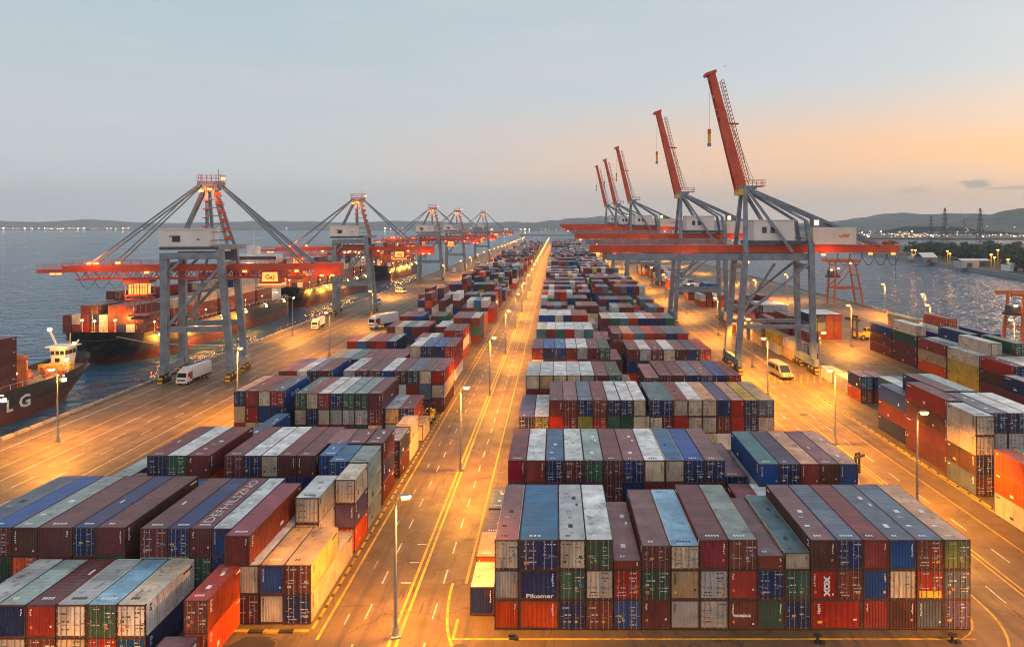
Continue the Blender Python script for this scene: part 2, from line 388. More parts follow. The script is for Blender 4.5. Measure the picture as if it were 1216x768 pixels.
b = MB(); b.poly([(-28.2,55.0,Z),(-25.2,55.0,Z),(-24.2,57.4,Z),(-26.4,57.5,Z)]); b.poly([(60,128,Z),(63.5,128,Z),(64,132,Z),(60.2,132.4,Z)]); b.poly([(24.5,54,Z),(25.3,54,Z),(25.6,56,Z),(24.8,56.2,Z)])
structure('road_patch', b, plain('tar_patch', (.045,.042,.04), .7))

# kerbs: yellow and black striped kerb round the left stacks, low concrete kerb on the quay edge
b = MB(); y = 58.4; k = 0
while y < 420: d_ = (1.35, .5)[k % 2]; b.box(-21.2, -20.98, y, y+d_, 0, .10, k % 2); y += d_; k += 1
x = -27.8; k = 0
while x < -21.3: b.box(x, min(x+1.3, -21.25), 57.9, 58.3, 0, .12, k % 2); x += 1.3; k += 1
structure('kerb', b, [M['line_yellow'], M['black']])
b = MB(); y = 60.; k = 0
while y < 430: d_ = (1.9, .45)[k % 2]; b.box(53.9, 54.1, y, y+d_, 0, .12, k % 2); y += d_; k += 1
structure('kerb', b, [M['line_yellow'], M['black']])
b = MB(); y = -60.
while y < 1390: b.box(XQ-.25, XQ+.35, y, y+2.6, 0, .5, 0); b.box(XQ-.9, XQ-.26, y+.6, y+2.0, -1.8, .1, 1); y += 3.2
structure('quay_edge', b, [M['concrete'], M['rubber']])
b = MB(); y = 150.
while y < 1390: b.box(XR-.35, XR+.25, y, y+3.6, 0, .5, 0); y += 4.4
structure('quay_edge', b, [M['concrete']])
for x in (-88.6, -74.6):
    b = MB(); b.box(x-.08, x+.08, 20, 1380, .003, .03); structure('crane_rail', b, M['steel_dark'])
for i, (x, y, where) in enumerate(((-24.2,56.2,'beside the dark tar patch'),(-8.0,57.3-1.6,'beside the front stack corner'),(46,125,'in the crane lane'),(58,112,'beside the tall yard stacks'))):
    b = MB(); b.tube((0,0,.004),(0,0,.03),.75,20); b.tube((0,0,.03),(0,0,.045),.55,16)
    tag(b.build('manhole_cover', M['casting'], loc=(x,y,0)), 'round iron manhole cover '+where, 'manhole cover', 'manhole covers')

# ------------------------------------------------------------------ containers: the list of all of them first
SPEC = []
W0, H0 = 2.44, 2.6
RNDW = [('maroon',24),('brown',9),('russet',11),('red',7),('navy',12),('blue',6),('white',8),('cream',6),('grey',6),('green',5),('forest',3),('orange',4),('slate',3),('steel',3),('mauve',4),('tan',2)]
def rc(r=rnd):
    t = r.random()*sum(x for _, x in RNDW)
    for c_, x in RNDW:
        t -= x
        if t < 0: return c_
    return 'maroon'
ROOFOF = dict(navy=('navy','slate','steel'), blue=('steel','blue'), white=('white','white','grey'), cream=('white','cream','grey'), grey=('grey','sage'), red=('russet','maroon'), orange=('peach','russet'))
def roof_for(c_, r=rnd):
    return r.choice(ROOFOF.get(c_, (c_, c_, 'mauve' if c_ in ('maroon','brown','russet') else c_)))
def box(x0, x1, y0, y1, z0, h, face, door, roof, block, row, **kw):
    SPEC.append(dict(x0=x0, x1=x1, y0=y0, y1=y1, z0=z0, h=h, face=face, door=door, roof=roof or roof_for(face), block=block, row=row, **kw)); return SPEC[-1]
def stack(x0, x1, y0, L, cells, block, row, **kw):
    """cells from the ground up: (face, door, roof or None[, height factor])"""
    z = 0.
    for i, c_ in enumerate(cells):
        f = c_[3] if len(c_) > 3 else 1.
        box(x0, x1, y0, y0+L, z, H0*f, c_[0], c_[1], c_[2] if len(c_) > 2 else None, block, row, tier=i, **kw); z += H0*f
def P2X(px, y, off=0): return (px-CX)*y/FPX
def rcell(r=rnd): c_ = rc(r); return (c_, r.random() < .5, None)
D, C = True, False

# --- front row, block below the raised-boom cranes (columns measured on the photograph)
Y = 58.4
bd = [587,616,664,695.5,728.5,762,796,831,865,900,932,962.5,994,1025,1056,1088.5,1121,1153]
X = [P2X(p, Y) for p in bd]
bot = [('orange',C),('orange',C),('navy',D),('russet',D),('blue',D),('maroon',C),('grey',C),('grey',D),('russet',C),('green',C),('navy',D),None,None,('red',C),('brown',C),('slate',C),('purple',D)]
midt = [('grey',C),('navy',C),('green',D),('cream',D),('red',D),('forest',D),('tan',C),('grey',D),('red',C),('navy',D),('green',D),('red',C),('russet',D),('blue',C),('cream',D),('red',D),('slate',D)]
top = [('cream',D,'mauve'),('navy',D,'steel'),('cream',D,'grey'),('green',D,'white'),('russet',C,'mauve',.30),('maroon',D,'mauve',.80),('cream',D,'sky',.80),('crimson',C,'maroon'),('russet',D,'sage'),('russet',C,'mauve',.46),('cream',C,'teal',.56),
       ('brown',C,'mauve'),('navy',D,'slate'),('red',C,'maroon'),('blue',C,'slate'),('russet',D,'slate'),('olive',D,'peach')]  # peach on the last roof is sunset glow put into its colour
for i in range(17):
    x0, x1 = X[i], X[i+1]
    if bot[i]: box(x0, x1, Y, Y+12.6, 0, H0, bot[i][0], bot[i][1], None, 'C', 1, tier=0)
    t = midt[i]; box(x0, x1, Y, Y+12.6, H0, H0, t[0], t[1], None, 'C', 1, tier=1)
    t = top[i]; box(x0, x1, Y, Y+12.6, 2*H0, H0*(t[3] if len(t) > 3 else 1), t[0], t[1], t[2], 'C', 1, tier=2)
box(X[11], X[13], Y, Y+12.6, 0, H0, 'red', C, None, 'C', 1, tier=0)
# short containers along the road side of that block
stack(-7.75, -5.5, 60.5, 4.6, [('navy',C,'cream')], 'C', 'r1'); stack(-7.75, -5.5, 65.3, 5.4, [('orange',C,'peach',1.15)], 'C', 'r2')
stack(-7.75, -5.5, 71.0, 6.0, [('navy',C,'purple')], 'C', 'r3'); stack(-7.75, -5.5, 77.4, 6.0, [('forest',C,'teal')], 'C', 'r4'); 
# low containers in the gap behind the front row
for x0, n in ((19.8,3),(22.3,3),(24.8,2),(27.3,2)): stack(x0, x0+2.45, 72.4, 5.6, [rcell() for _ in range(n-1)], 'C', 'gap')
# --- second row
Y = 78.2; L = 12.4
bd = [603,624.5,647.7,670,693.6,716.8,740,765,790,813,837,861.6]
X = [P2X(p, Y) for p in bd]
f2 = [('crimson',C,'maroon'),('red',C,'white'),('navy',D,'steel'),('maroon',D,'white'),('green',D,'sage'),('maroon',D,'maroon'),('navy',D,'mauve'),('cream',C,'white'),('cream',C,'steel'),('navy',D,'blue'),('navy',D,'mauve')]
for i, t in enumerate(f2): stack(X[i], X[i+1], Y, L, [rcell(), ('maroon' if i % 3 else 'navy', D, None), t], 'C', 2)
stack(19.9, 22.8, Y+2, L, [rcell(), ('navy', D, 'mauve')], 'C', 2)
Y = 77.0
X = [P2X(p, Y) for p in (901,926,950.5,973.8,996.7,1019)]
f2 = [('blue',C,'teal'),('navy',D,'purple'),('red',C,'peach'),('brown',C,'mauve'),('blue',C,'peach')]
for i, t in enumerate(f2): stack(X[i], X[i+1], Y, L, [rcell(), rcell(), t], 'C', 2)
# --- third row
Y = 105.2
zx = lambda z: 400+z/2.895
X = [P2X(zx(z), Y) for z in (625,678,730)]
for i, t in enumerate([('navy',D,'purple'),('olive',D,'grey')]): stack(X[i], X[i+1], Y, 14, [rcell(), t], 'C', 3)
X = [P2X(zx(z), Y) for z in (730,778,828,880,930,975,1020,1063)]
f3 = [('maroon',C,'maroon'),('maroon',D,'mauve'),('navy',D,'slate'),('russet',D,'maroon'),('navy',D,'white'),('navy',D,'white'),('cream',C,'white')]
s3 = ['red','maroon','olive','red','green','forest','cream']
for i, t in enumerate(f3): stack(X[i], X[i+1], Y, 13, [rcell(), (s3[i],D,None), t], 'C', 3)
stack(X[-1], X[-1]+2.5, Y, 13, [rcell(), ('cream',C,'steel')], 'C', 3)
zx = lambda z: 800+z/2.923
xs = [P2X(771, Y)] + [P2X(zx(z), Y) for z in (0,50,100,150,200,245,292,350)]
f3 = [('navy',D,'teal'),('cream',C,'maroon'),('cream',D,'white'),('cream',D,'peach'),('navy',C,'purple'),('red',C,'peach'),('navy',D,'yellow'),('slate',D,'tan')]
s3 = ['maroon','red','cream','cream','russet','red','navy','cream']
for i, t in enumerate(f3): stack(xs[i], xs[i+1], Y, 12.4, [rcell(), (s3[i],D,None), t], 'C', 3)
# --- rows four to seven
def rows(Y, L, x0, names, faces, block, row, tiers=3, pitch=2.5):
    for i, r_ in enumerate(names):
        fc = faces[i] if faces else None
        n = tiers[i] if isinstance(tiers, (list, tuple)) else tiers
        cells = [rcell() for _ in range(n-1)] + [((fc or (r_ if rnd.random() < .7 else rc())), rnd.random() < .5, r_)]
        stack(x0+i*pitch, x0+(i+1)*pitch, Y, L, cells, block, row)
rows(122.6, 12.8, P2X(624.4,122.6), ['white','white','white','white','grey','maroon','forest','mauve'], ['cream','tan','cream','cream','grey','maroon','green','maroon'], 'C', 4, [3,3,3,3,3,3,3,2])
rows(120.6, 12.4, 16.0, ['mauve'], ['maroon'], 'C', 4, 3, 2.6)
rows(122.6, 13.5, 18.8, ['maroon','maroon','slate','mauve','blue','russet'], ['maroon','maroon','navy','purple','navy','red'], 'C', 4)
rows(150, 13, P2X(631.6,150), ['maroon','blue','steel','white','white','maroon','forest','mauve'], ['red','navy','blue','russet','grey','maroon','green','brown'], 'C', 5, [3,3,3,3,3,3,3,2])
rows(148, 13, 15.8, ['maroon','white','maroon','white','mauve','purple','red'], ['maroon','grey','russet','cream','brown','navy','red'], 'C', 5, 3, 2.62)
rows(177, 13.5, P2X(637,177), ['sage','white','white','white','grey','white','mauve','mauve'], ['teal','russet','green','red','grey','teal','maroon','maroon'], 'C', 6, [3,3,3,3,3,3,2,2])
rows(170, 13.5, 14.2, ['maroon','peach','slate','red','maroon','slate','slate'], ['maroon','orange','teal','red','russet','navy','red'], 'C', 6, 3, 2.75)
rows(205, 13.5, -5.2, ['white','white','white','white','russet','russet','tan'], ['blue','blue','cream','navy','red','red','grey'], 'C', 7, [3,3,3,3,3,3,2])
rows(198, 13.5, 13.4, ['cream','white','white','peach','white','peach','russet','teal'], ['maroon','green','teal','red','navy','navy','navy','green'], 'C', 7, 3, 2.7)
Y = 229.
ri = 8
while Y < 1290:
    hA, hB = rnd.choice((3,3,3,4 if Y > 300 else 3)), rnd.choice((3,3,3,4))
    for i in range(8):
        n = max(2, hA - (1 if rnd.random() < .18 else 0))
        stack(-5.6+i*2.5, -3.1+i*2.5, Y, 12.6, [rcell() for _ in range(n)], 'C', ri)
    for i in range(8):
        n = max(2, hB - (1 if rnd.random() < .18 else 0))
        stack(16.2+i*2.5, 18.7+i*2.5, Y-4, 12.6, [rcell() for _ in range(n)], 'C', ri)
    if rnd.random() < .6: stack(14.4-.0, 16.1, Y, 6.2, [rcell()], 'C', ri)
    Y += 20.5 + rnd.random()*6; ri += 1

# --- ship-side block, front group at the lower left
Y = 53.0; L = 7.4; S = Y/FPX
X = [P2X(p, Y) for p in (-40,-4.5,30.5,66,102,138,173)]
t2 = [('grey',C,'white'),('navy',C,'sage'),('red',C,'maroon'),('white',D,'grey'),('green',D,'sky'),('white',D,'cream')]
t1 = ['navy','grey','maroon','cream','red','blue']
for i in range(6): stack(X[i], X[i+1], Y, L, [(t1[i],D,None), t2[i]], 'L', 1)
stack(P2X(216,53.4), P2X(245,53.4), 53.6, 6.0, [('orange',C,None),('russet',D,'red')], 'L', 1)
stack(-30.9, -28.2, 47.4, 5.9, [('purple',C,'purple')], 'L', 'f')
# second row: three stacks at the kerb and the tall maroon rows
Y = 60.4
stack(-23.9, -21.5, Y-1.2, 12.4, [('navy',D,'cream')], 'L', 2, side='cream')
box(-23.9, -21.5, Y-1.2, Y+6.4, H0, H0, 'russet', D, 'tan', 'L', 2, tier=1, side='tan')
stack(-26.05, -23.9, Y-1.2, 7.6, [('cream',C,None),('blue',C,'tan')], 'L', 2)
stack(-28.2, -26.1, Y-1.2, 12, [('maroon',D,None),('cream',C,None)], 'L', 2)
bd = [150.3,115.7,88,46.6,15.5,-16,-46]
X = [P2X(p, 61) for p in (169,202,228,254,278,307.4)]
t3 = [('maroon',D,'maroon'),('navy',D,'navy'),('maroon',C,'maroon'),('blue',C,'grey'),('maroon',C,'crimson')]
s3 = ['grey','cream','green','navy','cream']
SP = {}
for i, t in enumerate(t3):
    if i < 4: stack(X[i], X[i+1], 60.6, 12.2, [rcell(), (s3[i],D,None), t], 'L', 2)
    else: box(X[i], X[i+1], 59.2, 71.4, 2*H0, H0, t[0], t[1], t[2], 'L', 2, tier=2, side='russet')
    if i == 2: SP['rooftext'] = SPEC[-1]
X = [P2X(p, 61) for p in (-48,-16,15.5,46.6,88,115.7,150.3)]
t3 = [('grey',C,'slate'),('maroon',D,'blue'),('brown',C,'sage'),('maroon',C,'maroon'),('navy',D,'navy'),('maroon',C,'maroon')]
for i, t in enumerate(t3): stack(X[i], X[i+1], 60.8, 12.6, [rcell(), rcell(), t], 'L', 2, **({'side': 'brown'} if i == 5 else {}))
# cream stack behind at the kerb, three high
stack(-26.1, -23.7, 67.4, 6.2, [('tan',D,None),('cream',D,None),('cream',D,'grey')], 'L', 'k1')
stack(-23.7, -21.5, 72.2, 5.0, [('orange',D,None),('purple',C,None),('cream',D,'cream')], 'L', 'k1')
stack(-23.9, -21.6, 77.6, 6.0, [('cream',D,None),('sage',D,None),('white',D,'sage')], 'L', 'k2', side='sage')
stack(-26.3, -23.95, 77.8, 6.0, [rcell(),('steel',D,None),('blue',D,'steel')], 'L', 'k2')
stack(-23.9, -21.6, 84.4, 6.0, [('russet',D,None),('purple',C,None),('maroon',C,'maroon')], 'L', 'k3')
stack(-26.4, -23.95, 84.4, 6.0, [rcell(),rcell(),('brown',C,'russet')], 'L', 'k3')
stack(-28.8, -26.4, 84.4, 6.0, [rcell(),rcell(),('maroon',C,'mauve')], 'L', 'k3')
stack(-23.9, -21.6, 93.4, 6.2, [('maroon',D,None),('navy',D,'slate')], 'L', 'k4'); stack(-23.9, -21.6, 100.2, 6.0, [('cream',C,None),('grey',C,'tan')], 'L', 'k4b')
# third row
Y = 79.8
X = [P2X(p, Y) for p in (174.4,197,222,248.7)]
for i, t in enumerate([('navy',D,'maroon'),('green',D,'white'),('maroon',C,'maroon')]): stack(X[i], X[i+1], Y, 11.6, [rcell(), rcell(), t], 'L', 3)
X = [P2X(p, Y) for p in (266,288.4,310,330,352,374.8)]
for i, t in enumerate([('maroon',D,'maroon'),('navy',D,'white'),('cream',D,'white'),('maroon',C,'maroon'),('maroon',C,'maroon')]): stack(X[i], X[i+1], Y, 11.6, [rcell(), ('navy',D,None), t], 'L', 3)
stack(P2X(379,80), P2X(400.7,80), Y, 7.5, [rcell(), rcell(), ('blue',D,'steel')], 'L', 3)
stack(-53.0, -50.6, 77, 12.2, [('navy',C,None),('slate',C,'sage')], 'L', 3); stack(-50.5, -48.3, 75.4, 6, [('maroon',C,None),('maroon',C,'maroon')], 'L', 'g3')
stack(-55.6, -53.1, 79, 12.2, [('navy',C,'sage')], 'L', 3)
for x0 in (-48, -45.4, -42.8): stack(x0, x0+2.45, 73.9, 5.6, [rcell(), rcell()], 'L', 'g3')
# fourth row (low stacks in the gap), fifth, sixth ...
for i in range(8):
    stack(-50+i*2.6, -47.5+i*2.6, 93.4, 12.2, [rcell()], 'L', 4)
stack(-44.4, -42.2, 95, 12.2, [('blue',D,'steel'),('blue',D,'steel')], 'L', 4)
Y = 111
X = [P2X(p, Y) for p in (277.5,291,306.7,320.8,337.5)]
d1 = [('navy',D,'peach'),('red',C,'russet'),('cream',D,'maroon'),('red',D,'slate')]; d2 = ['tan','red','navy','navy']; d3 = ['red','tan','cream','tan']
for i, t in enumerate(d1): stack(X[i], X[i+1], Y, 11.4, [(d3[i],C,None), (d2[i],C,None), t], 'L', 5, **({'side': 'blue'} if i == 3 else {}))
SP['sidetext'] = SPEC[-1]
Y = 109.4
X = [P2X(p, Y) for p in (349.7,363.6,377.5,391.4,406.5,421,437,453.5)]
d1 = [('green',D,'teal'),('cream',D,'maroon'),('red',D,'white'),('navy',D,'grey'),('green',D,'sage'),('forest',D,'sage'),('maroon',C,'maroon')]; d2 = ['cream','navy','cream','grey','grey','grey','maroon']
for i, t in enumerate(d1): stack(X[i], X[i+1], Y, 12, [rcell(), (d2[i],D,None), t], 'L', 5)
X = [P2X(p, 110) for p in (440,457,474,491.6)]
for i, t in enumerate([('navy',D,'blue'),('tan',D,'grey'),('navy',D,'maroon')]): stack(X[i], X[i+1], 110, 9, [rcell(), t], 'L', 5, **({'side': 'orange'} if i == 2 else {}))
stack(-23.6, -21.5, 109.2, 6.0, [('cream',C,'tan')], 'L', 'k5'); 
Y = 126.4
X = [P2X(p, Y) for p in (330.6,342,352.5,364.5,377,393.4)]
for i, t in enumerate([('maroon',C,'mauve'),('russet',C,'mauve'),('cream',D,'white'),('navy',D,'slate'),('maroon',C,'maroon')]): stack(X[i], X[i+1], Y, 12.5, [rcell(), rcell(), t], 'L', 6, **({'side': 'blue'} if i == 4 else {}))
rows(126.4, 12.6, P2X(407,126.4), ['white','maroon','maroon','white','maroon','slate','maroon','maroon'], ['grey','maroon','russet','blue','maroon','forest','cream','red'], 'L', 6, 3, 2.38)
rows(150.6, 12.6, -51.5, ['tan','sage','teal','maroon','maroon','maroon'], ['tan','navy','navy','russet','maroon','steel'], 'L', 7, 2, 2.5)
rows(152, 12.6, -33.0, ['white','steel','blue','maroon'], ['cream','navy','navy','red'], 'L', 7, [3,3,3,3], 2.6); rows(152, 12.6, -36.6, ['maroon'], ['maroon'], 'L', 7, 2)
rows(174, 12.6, -54, ['maroon','sage','maroon','maroon','sage'], ['red','steel','maroon','red','navy'], 'L', 8, 2, 2.55)
rows(175, 12.6, -37, ['maroon','white','slate','maroon','maroon'], ['maroon','maroon','navy','red','red'], 'L', 8, [2,2,2,3,3], 2.6)
rows(199, 12.6, -50, ['maroon','cream','teal','sage','maroon'], ['maroon','cream','navy','maroon','maroon'], 'L', 9, 2, 2.5)
rows(199, 12.6, -35.5, ['white','white','maroon','maroon','cream'], ['maroon','maroon','russet','maroon','russet'], 'L', 9, [2,2,3,3,3], 2.6)
Y = 222.; ri = 10
while Y < 1180:
    h = rnd.choice((2,3,3,3)); x = -55 + rnd.random()*4
    while x < -24.2:
        if rnd.random() < .10: x += 2.6; continue
        n = max(1, h - (1 if rnd.random() < .25 else 0) + (1 if rnd.random() < .1 else 0))
        stack(x, x+2.5, Y, 12.6, [rcell() for _ in range(n)], 'L', ri); x += 2.55
    Y += 19.5 + rnd.random()*6; ri += 1

# --- yard stacks beyond the crane lane, on the right (long sides face the lane)
def yard(x0, y0, L, sides, place, w=2.45, roof=None, face=None):
    for i, s_ in enumerate(sides):
        f = face[i] if face else s_
        box(x0, x0+w, y0, y0+L, i*H0, H0, f, True, (roof if i == len(sides)-1 else None), 'Y', place, tier=i, side=s_)
yard(55.7, 106.8, 9.6, ['navy','maroon','blue'], 'the stack just behind the near yard lamp, lane side', roof='slate')
yard(55.2, 94.8, 11.6, ['maroon','maroon','brown','red'], 'the four-high stack right beside the near yard lamp', roof='maroon', face=['maroon','maroon','brown','navy'])
yard(54.4, 87.2, 6.8, ['slate','brown','cream','cream'], 'the cream-topped stack near the lamp', roof='white', face=['maroon','navy','cream','cream'])
for k, (c0, r0) in enumerate((('navy','slate'),('navy','white'),('cream','white'))):
    yard(57.0+k*2.5, 88.6, 11.0, ['maroon','navy','grey', c0], 'the %s stack behind the cream-topped one' % ('first','second','third')[k], roof=r0)
for k, (c0, r0) in enumerate((('navy','maroon'),('grey','sage'))): yard(57.8+k*2.5, 100.4, 12, ['maroon','brown','navy',c0], 'the %s stack behind the four-high one' % ('first','second')[k], roof=r0)
for k, (c0, r0) in enumerate((('green','white'),('grey','teal'),('cream','white'))): yard(58.3+k*2.5, 113.0, 9, ['maroon','navy',c0], 'the %s stack behind the blue-topped yard stack' % ('first','second','third')[k], roof=r0)
yard(53.4, 70, 12.2, ['cream','orange','orange'], 'the orange stack at the frame edge, lower right', roof='russet')
yard(56.0, 70, 12.2, ['navy','navy','grey'], 'the stack behind the orange yard stack', roof='teal')
yard(60.2, 133, 6.0, ['orange','navy'], 'the short two-high stack, lane side', roof='purple', face=['russet','steel'])
yard(62.8, 132.6, 6.0, ['russet','navy'], 'the short two-high stack, far side', roof='purple', face=['maroon','navy'])
yard(61.4, 149.5, 7.0, ['grey'], 'the single row beside the crane leg, farther one', roof='cream', w=2.6)
yard(61.4, 137.0, 12.0, ['grey'], 'the single row beside the crane leg, nearer one', roof='cream', w=2.7, face=['tan'])
nm = ['first','second','third','fourth']
for r_, (xo, hs) in enumerate(((88.6, 0), (91.1, 0), (93.6, 1), (96.1, 1), (98.6, 1), (101.1, 0), (103.6, 0))):
    segs = [(178,12,['maroon','maroon','navy'],'purple'),(165.4,12.2,['maroon','maroon','forest','cream'],'white'),(153,12,['orange','tan','red'],'teal'),(141,11.6,['yellow','yellow','cream'],'white')] if r_ == 0 else \
           [(178,12,['maroon',rc(),rc()],'maroon'),(165.4,12.2,[rc(),rc(),rc(),rc()],None),(153,12,[rc(),rc(),rc()]+([rc()] if hs else []),None),(141,11.6,[rc(),rc(),rc()]+([rc()] if hs and r_ % 2 else []),None)]
    YW = ['cream','tan','russet','maroon','navy','white','orange','maroon','grey','cream','maroon','slate','green','red']
    for k, (y0, L, s_, rf) in enumerate(segs):
        if r_ > 0: s_ = [rnd.choice(YW) for _ in range(rnd.choice((2,3,3,4,4,5) if r_ < 4 else (2,3,3,4)))]; rf = None
        yard(xo, y0, L, s_, 'the %s segment, %s lane of the far yard' % (nm[3-k], ['first','second','third','fourth','fifth','sixth','seventh'][r_]), roof=rf)
    if r_ < 5: yard(xo, 130.2, 10.4, [['maroon','brown','red'],['cream','red','cream'],['russet','cream','white'],['navy','tan','maroon'],['maroon','teal']][r_], 'the nearest end, %s lane of the far yard' % ['first','second','third','fourth','fifth'][r_], roof=['maroon','white','cream','white','maroon'][r_], face=[['cream','red','navy'],['maroon','tan','cream'],['orange','cream','cream'],['navy','tan','maroon'],['maroon','teal']][r_])
for k in range(4): yard(96+k*2.5, 118.2, 10.6, [rc(),rc(),['maroon','white','white','russet'][k]], 'the %s maroon-fronted stack by the orange gantry' % nm[k], roof=['maroon','grey','white','maroon'][k])
for k in range(4): yard(81.6+k*2.5, 107.5, 15.5 if k == 0 else 12.2, ['navy','maroon','navy'], 'the %s navy stack at the right frame edge' % nm[k], roof='slate')
# containers standing under the raised-boom cranes
for k in range(5):
    yard(58.0+ (4-k)*.8, 170+k*12.6, 12.2, [['tan','cream'],['cream','yellow'],['tan','tan'],['grey','tan'],['russet','cream']][k], 'the tan double row under the crane, %s from front' % ['first','second','third','fourth','fifth'][k])
    yard(61.0+ (4-k)*.8, 171+k*12.6, 12.2, ['maroon','cream','maroon','navy'][0:2+(k % 2)] + ['maroon'], 'the maroon row under the crane, %s from front' % ['first','second','third','fourth','fifth'][k])
for k in range(4):
    yard(78+k*2.5, 207, 12.2, ['maroon','slate','navy'] if k < 2 else ['maroon','brown','maroon'], 'the stack %s behind the reach stacker' % nm[k], roof='white')
    yard(70+k*2.5, 232, 12.2, ['maroon','red','grey'], 'the grey-topped stack %s behind the crane legs' % nm[k], roof='grey')
    yard(72+k*2.5, 262, 12.2, ['red','maroon','maroon','maroon'][:2+k % 2], 'the red stack %s beyond the crane legs' % nm[k])
for j in range(9):
    for k in range(5): yard(62.2+k*2.7, 290+j*26, 12.2, [rc() for _ in range(rnd.choice((2,3)))], 'far yard row %d' % (j*5+k))

# --- deck cargo of the ships: bays of stacks across the beam
SHIPS = []
def deck_cargo(ship, xl, n, y0, L, zdeck, heights, cols=None, bay='first'):
    for i in range(n):
        for t in range(heights[i]):
            c_ = cols[(i+t*3) % len(cols)] if cols else rc()
            box(xl+i*2.5, xl+(i+1)*2.5-.02, y0, y0+L, zdeck+t*H0, H0, c_, rnd.random() < .4, None, 'S', '%s bay of the %s' % (bay, ship), tier=t, zdeck=zdeck)
WARMC = ['maroon','russet','red','maroon','cream','russet','navy','grey','maroon','brown']
deck_cargo('lettered ship', -117.8, 5, 119.5, 12.2, 3.0, [4,4,4,4,4], ['maroon','teal','maroon','maroon','russet'], 'foremost')
deck_cargo('lettered ship', -117.8, 5, 105.5, 12.2, 3.0, [5,5,4,4,3], ['maroon','cream','maroon','russet'], 'second')
bh = [[2,2,3,3,2,3,3,3,2],[2,4,4,3,2,2,3,3,3],[2,2,4,4,2,2,3,3,3],[3,3,3,3,4,4,3,3,3],[4,4,4,5,5,5,4,4,4],[4,4,3,3,4,5,5,4,4]]
for k in range(6): deck_cargo('long black ship', -136.2, 9, 186+k*14.2, 12.2, 5.2, bh[k], WARMC, ['foremost','second','third','fourth','fifth','sixth'][k])
for k in range(7): deck_cargo('third ship', -137.2, 9, 312+k*14.2, 12.2, 6.2, [rnd.choice((3,4,4,5)) for _ in range(9)], WARMC, ['foremost','second','third','fourth','fifth','sixth','seventh'][k])
for k in range(5): deck_cargo('farthest ship', -136.2, 9, 475+k*14.2, 12.2, 6.2, [rnd.choice((4,4,5,6)) for _ in range(9)], WARMC, ['foremost','second','third','fourth','fifth'][k])

# --- which containers show largest: cast one ray per cell of a coarse picture against all the boxes
vs, fs = [], []
for s_ in SPEC:
    i = len(vs); x0, x1, y0, y1, z0, z1 = s_['x0'], s_['x1'], s_['y0'], s_['y1'], s_['z0'], s_['z0']+s_['h']
    vs += [(x0,y0,z0),(x1,y0,z0),(x1,y1,z0),(x0,y1,z0),(x0,y0,z1),(x1,y0,z1),(x1,y1,z1),(x0,y1,z1)]
    fs += [tuple(i+k for k in q) for q in ((0,3,2,1),(4,5,6,7),(0,1,5,4),(1,2,6,5),(2,3,7,6),(3,0,4,7))]
bvh = BVHTree.FromPolygons(vs, fs); seen = [0]*len(SPEC); o0 = Vector((0,0,CAMH))
for py in range(290, 768, 2):
    for px in range(0, 1216, 2):
        h_ = bvh.ray_cast(o0, Vector(((px-CX)/FPX, 1, (CY-py)/FPX)))
        if h_[2] is not None: seen[h_[2]//6] += 1
order = sorted(range(len(SPEC)), key=lambda i: -seen[i])
BIG = set(i for i in order[:300] if seen[i] > 0)
for i, s_ in enumerate(SPEC): s_['seen'] = seen[i]

# ------------------------------------------------------------------ container meshes (shared)
def corr(b, p, along, nrm, length, zlo, zhi, period=.28, d=.045, m=0):
    """corrugated sheet from p running `along`, recessed against `nrm`"""
    n = max(1, round(length/period)); q = length/n
    al, nr = Vector(along), Vector(nrm); P_ = Vector(p); pts = []
    for k in range(n):
        for t, dd in ((0,0),(.32,0),(.5,-d),(.82,-d)): pts.append(P_ + al*(q*(k+t)) + nr*dd)
    pts.append(P_ + al*length)
    for a, c_ in zip(pts, pts[1:]):
        b.poly([(a.x,a.y,zlo),(c_.x,c_.y,zlo),(c_.x,c_.y,zhi),(a.x,a.y,zhi)], m)
def body_mesh(L, front):
    b = MB(); w2 = W0/2; H = H0-.02
    for x in (-1, 1):
        for y in (0, L): 
            xa, xb = sorted((x*w2, x*(w2-.11))); ya, yb = (0,.11) if y == 0 else (L-.11, L)
            b.box(xa, xb, ya, yb, .12, H-.12, 2)
            for z in (0, H-.12): b.box(min(xa,xb)-.004*(x<0)-.0, max(xa,xb)+.004*(x>0)+.0, ya-.004*(y==0), yb+.004*(y>0)+.06*(y==0), z, z+.12, 1)
        xa, xb = sorted((x*(w2-.005), x*(w2-.07)))
        b.box(xa, xb, .18, L-.12, .02, .16); b.box(xa, xb, .18, L-.12, H-.09, H-.004)
        corr(b, (x*(w2-.02), .11, 0), (0,1,0), (x,0,0), L-.22, .16, H-.09)
    b.box(-w2+.11, w2-.11, .0, .07, .02, .15, 2); b.box(-w2+.11, w2-.11, .0, .07, H-.11, H-.004, 2)
    b.box(-w2+.11, w2-.11, L-.07, L, .02, .15); b.box(-w2+.11, w2-.11, L-.07, L, H-.11, H-.004)
    corr(b, (-w2+.11, L-.02, 0), (1,0,0), (0,1,0), W0-.22, .15, H-.11)
    b.poly([(-w2+.1,.1,.06),(w2-.1,.1,.06),(w2-.1,L-.1,.06),(-w2+.1,L-.1,.06)])
    return b.mesh('container_body', [None, M['casting'], M['frame_rust']])
def roof_mesh(L):
    b = MB(); w2 = W0/2-.03; z = H0-.03; n = round(L/.42); q = (L-.2)/n; pts = [(.08, z+.006)]
    for k in range(n):
        y = .1+k*q
        for t, dd in ((.05,0),(.2,.011),(.72,.011),(.87,0)): pts.append((y+t*q, z+dd-.012))
    pts.append((L-.08, z+.006))
    for (ya, za), (yb, zb) in zip(pts, pts[1:]): b.poly([(-w2,ya,za),(w2,ya,za),(w2,yb,zb),(-w2,yb,zb)])
    return b.mesh('container_roof', [None])
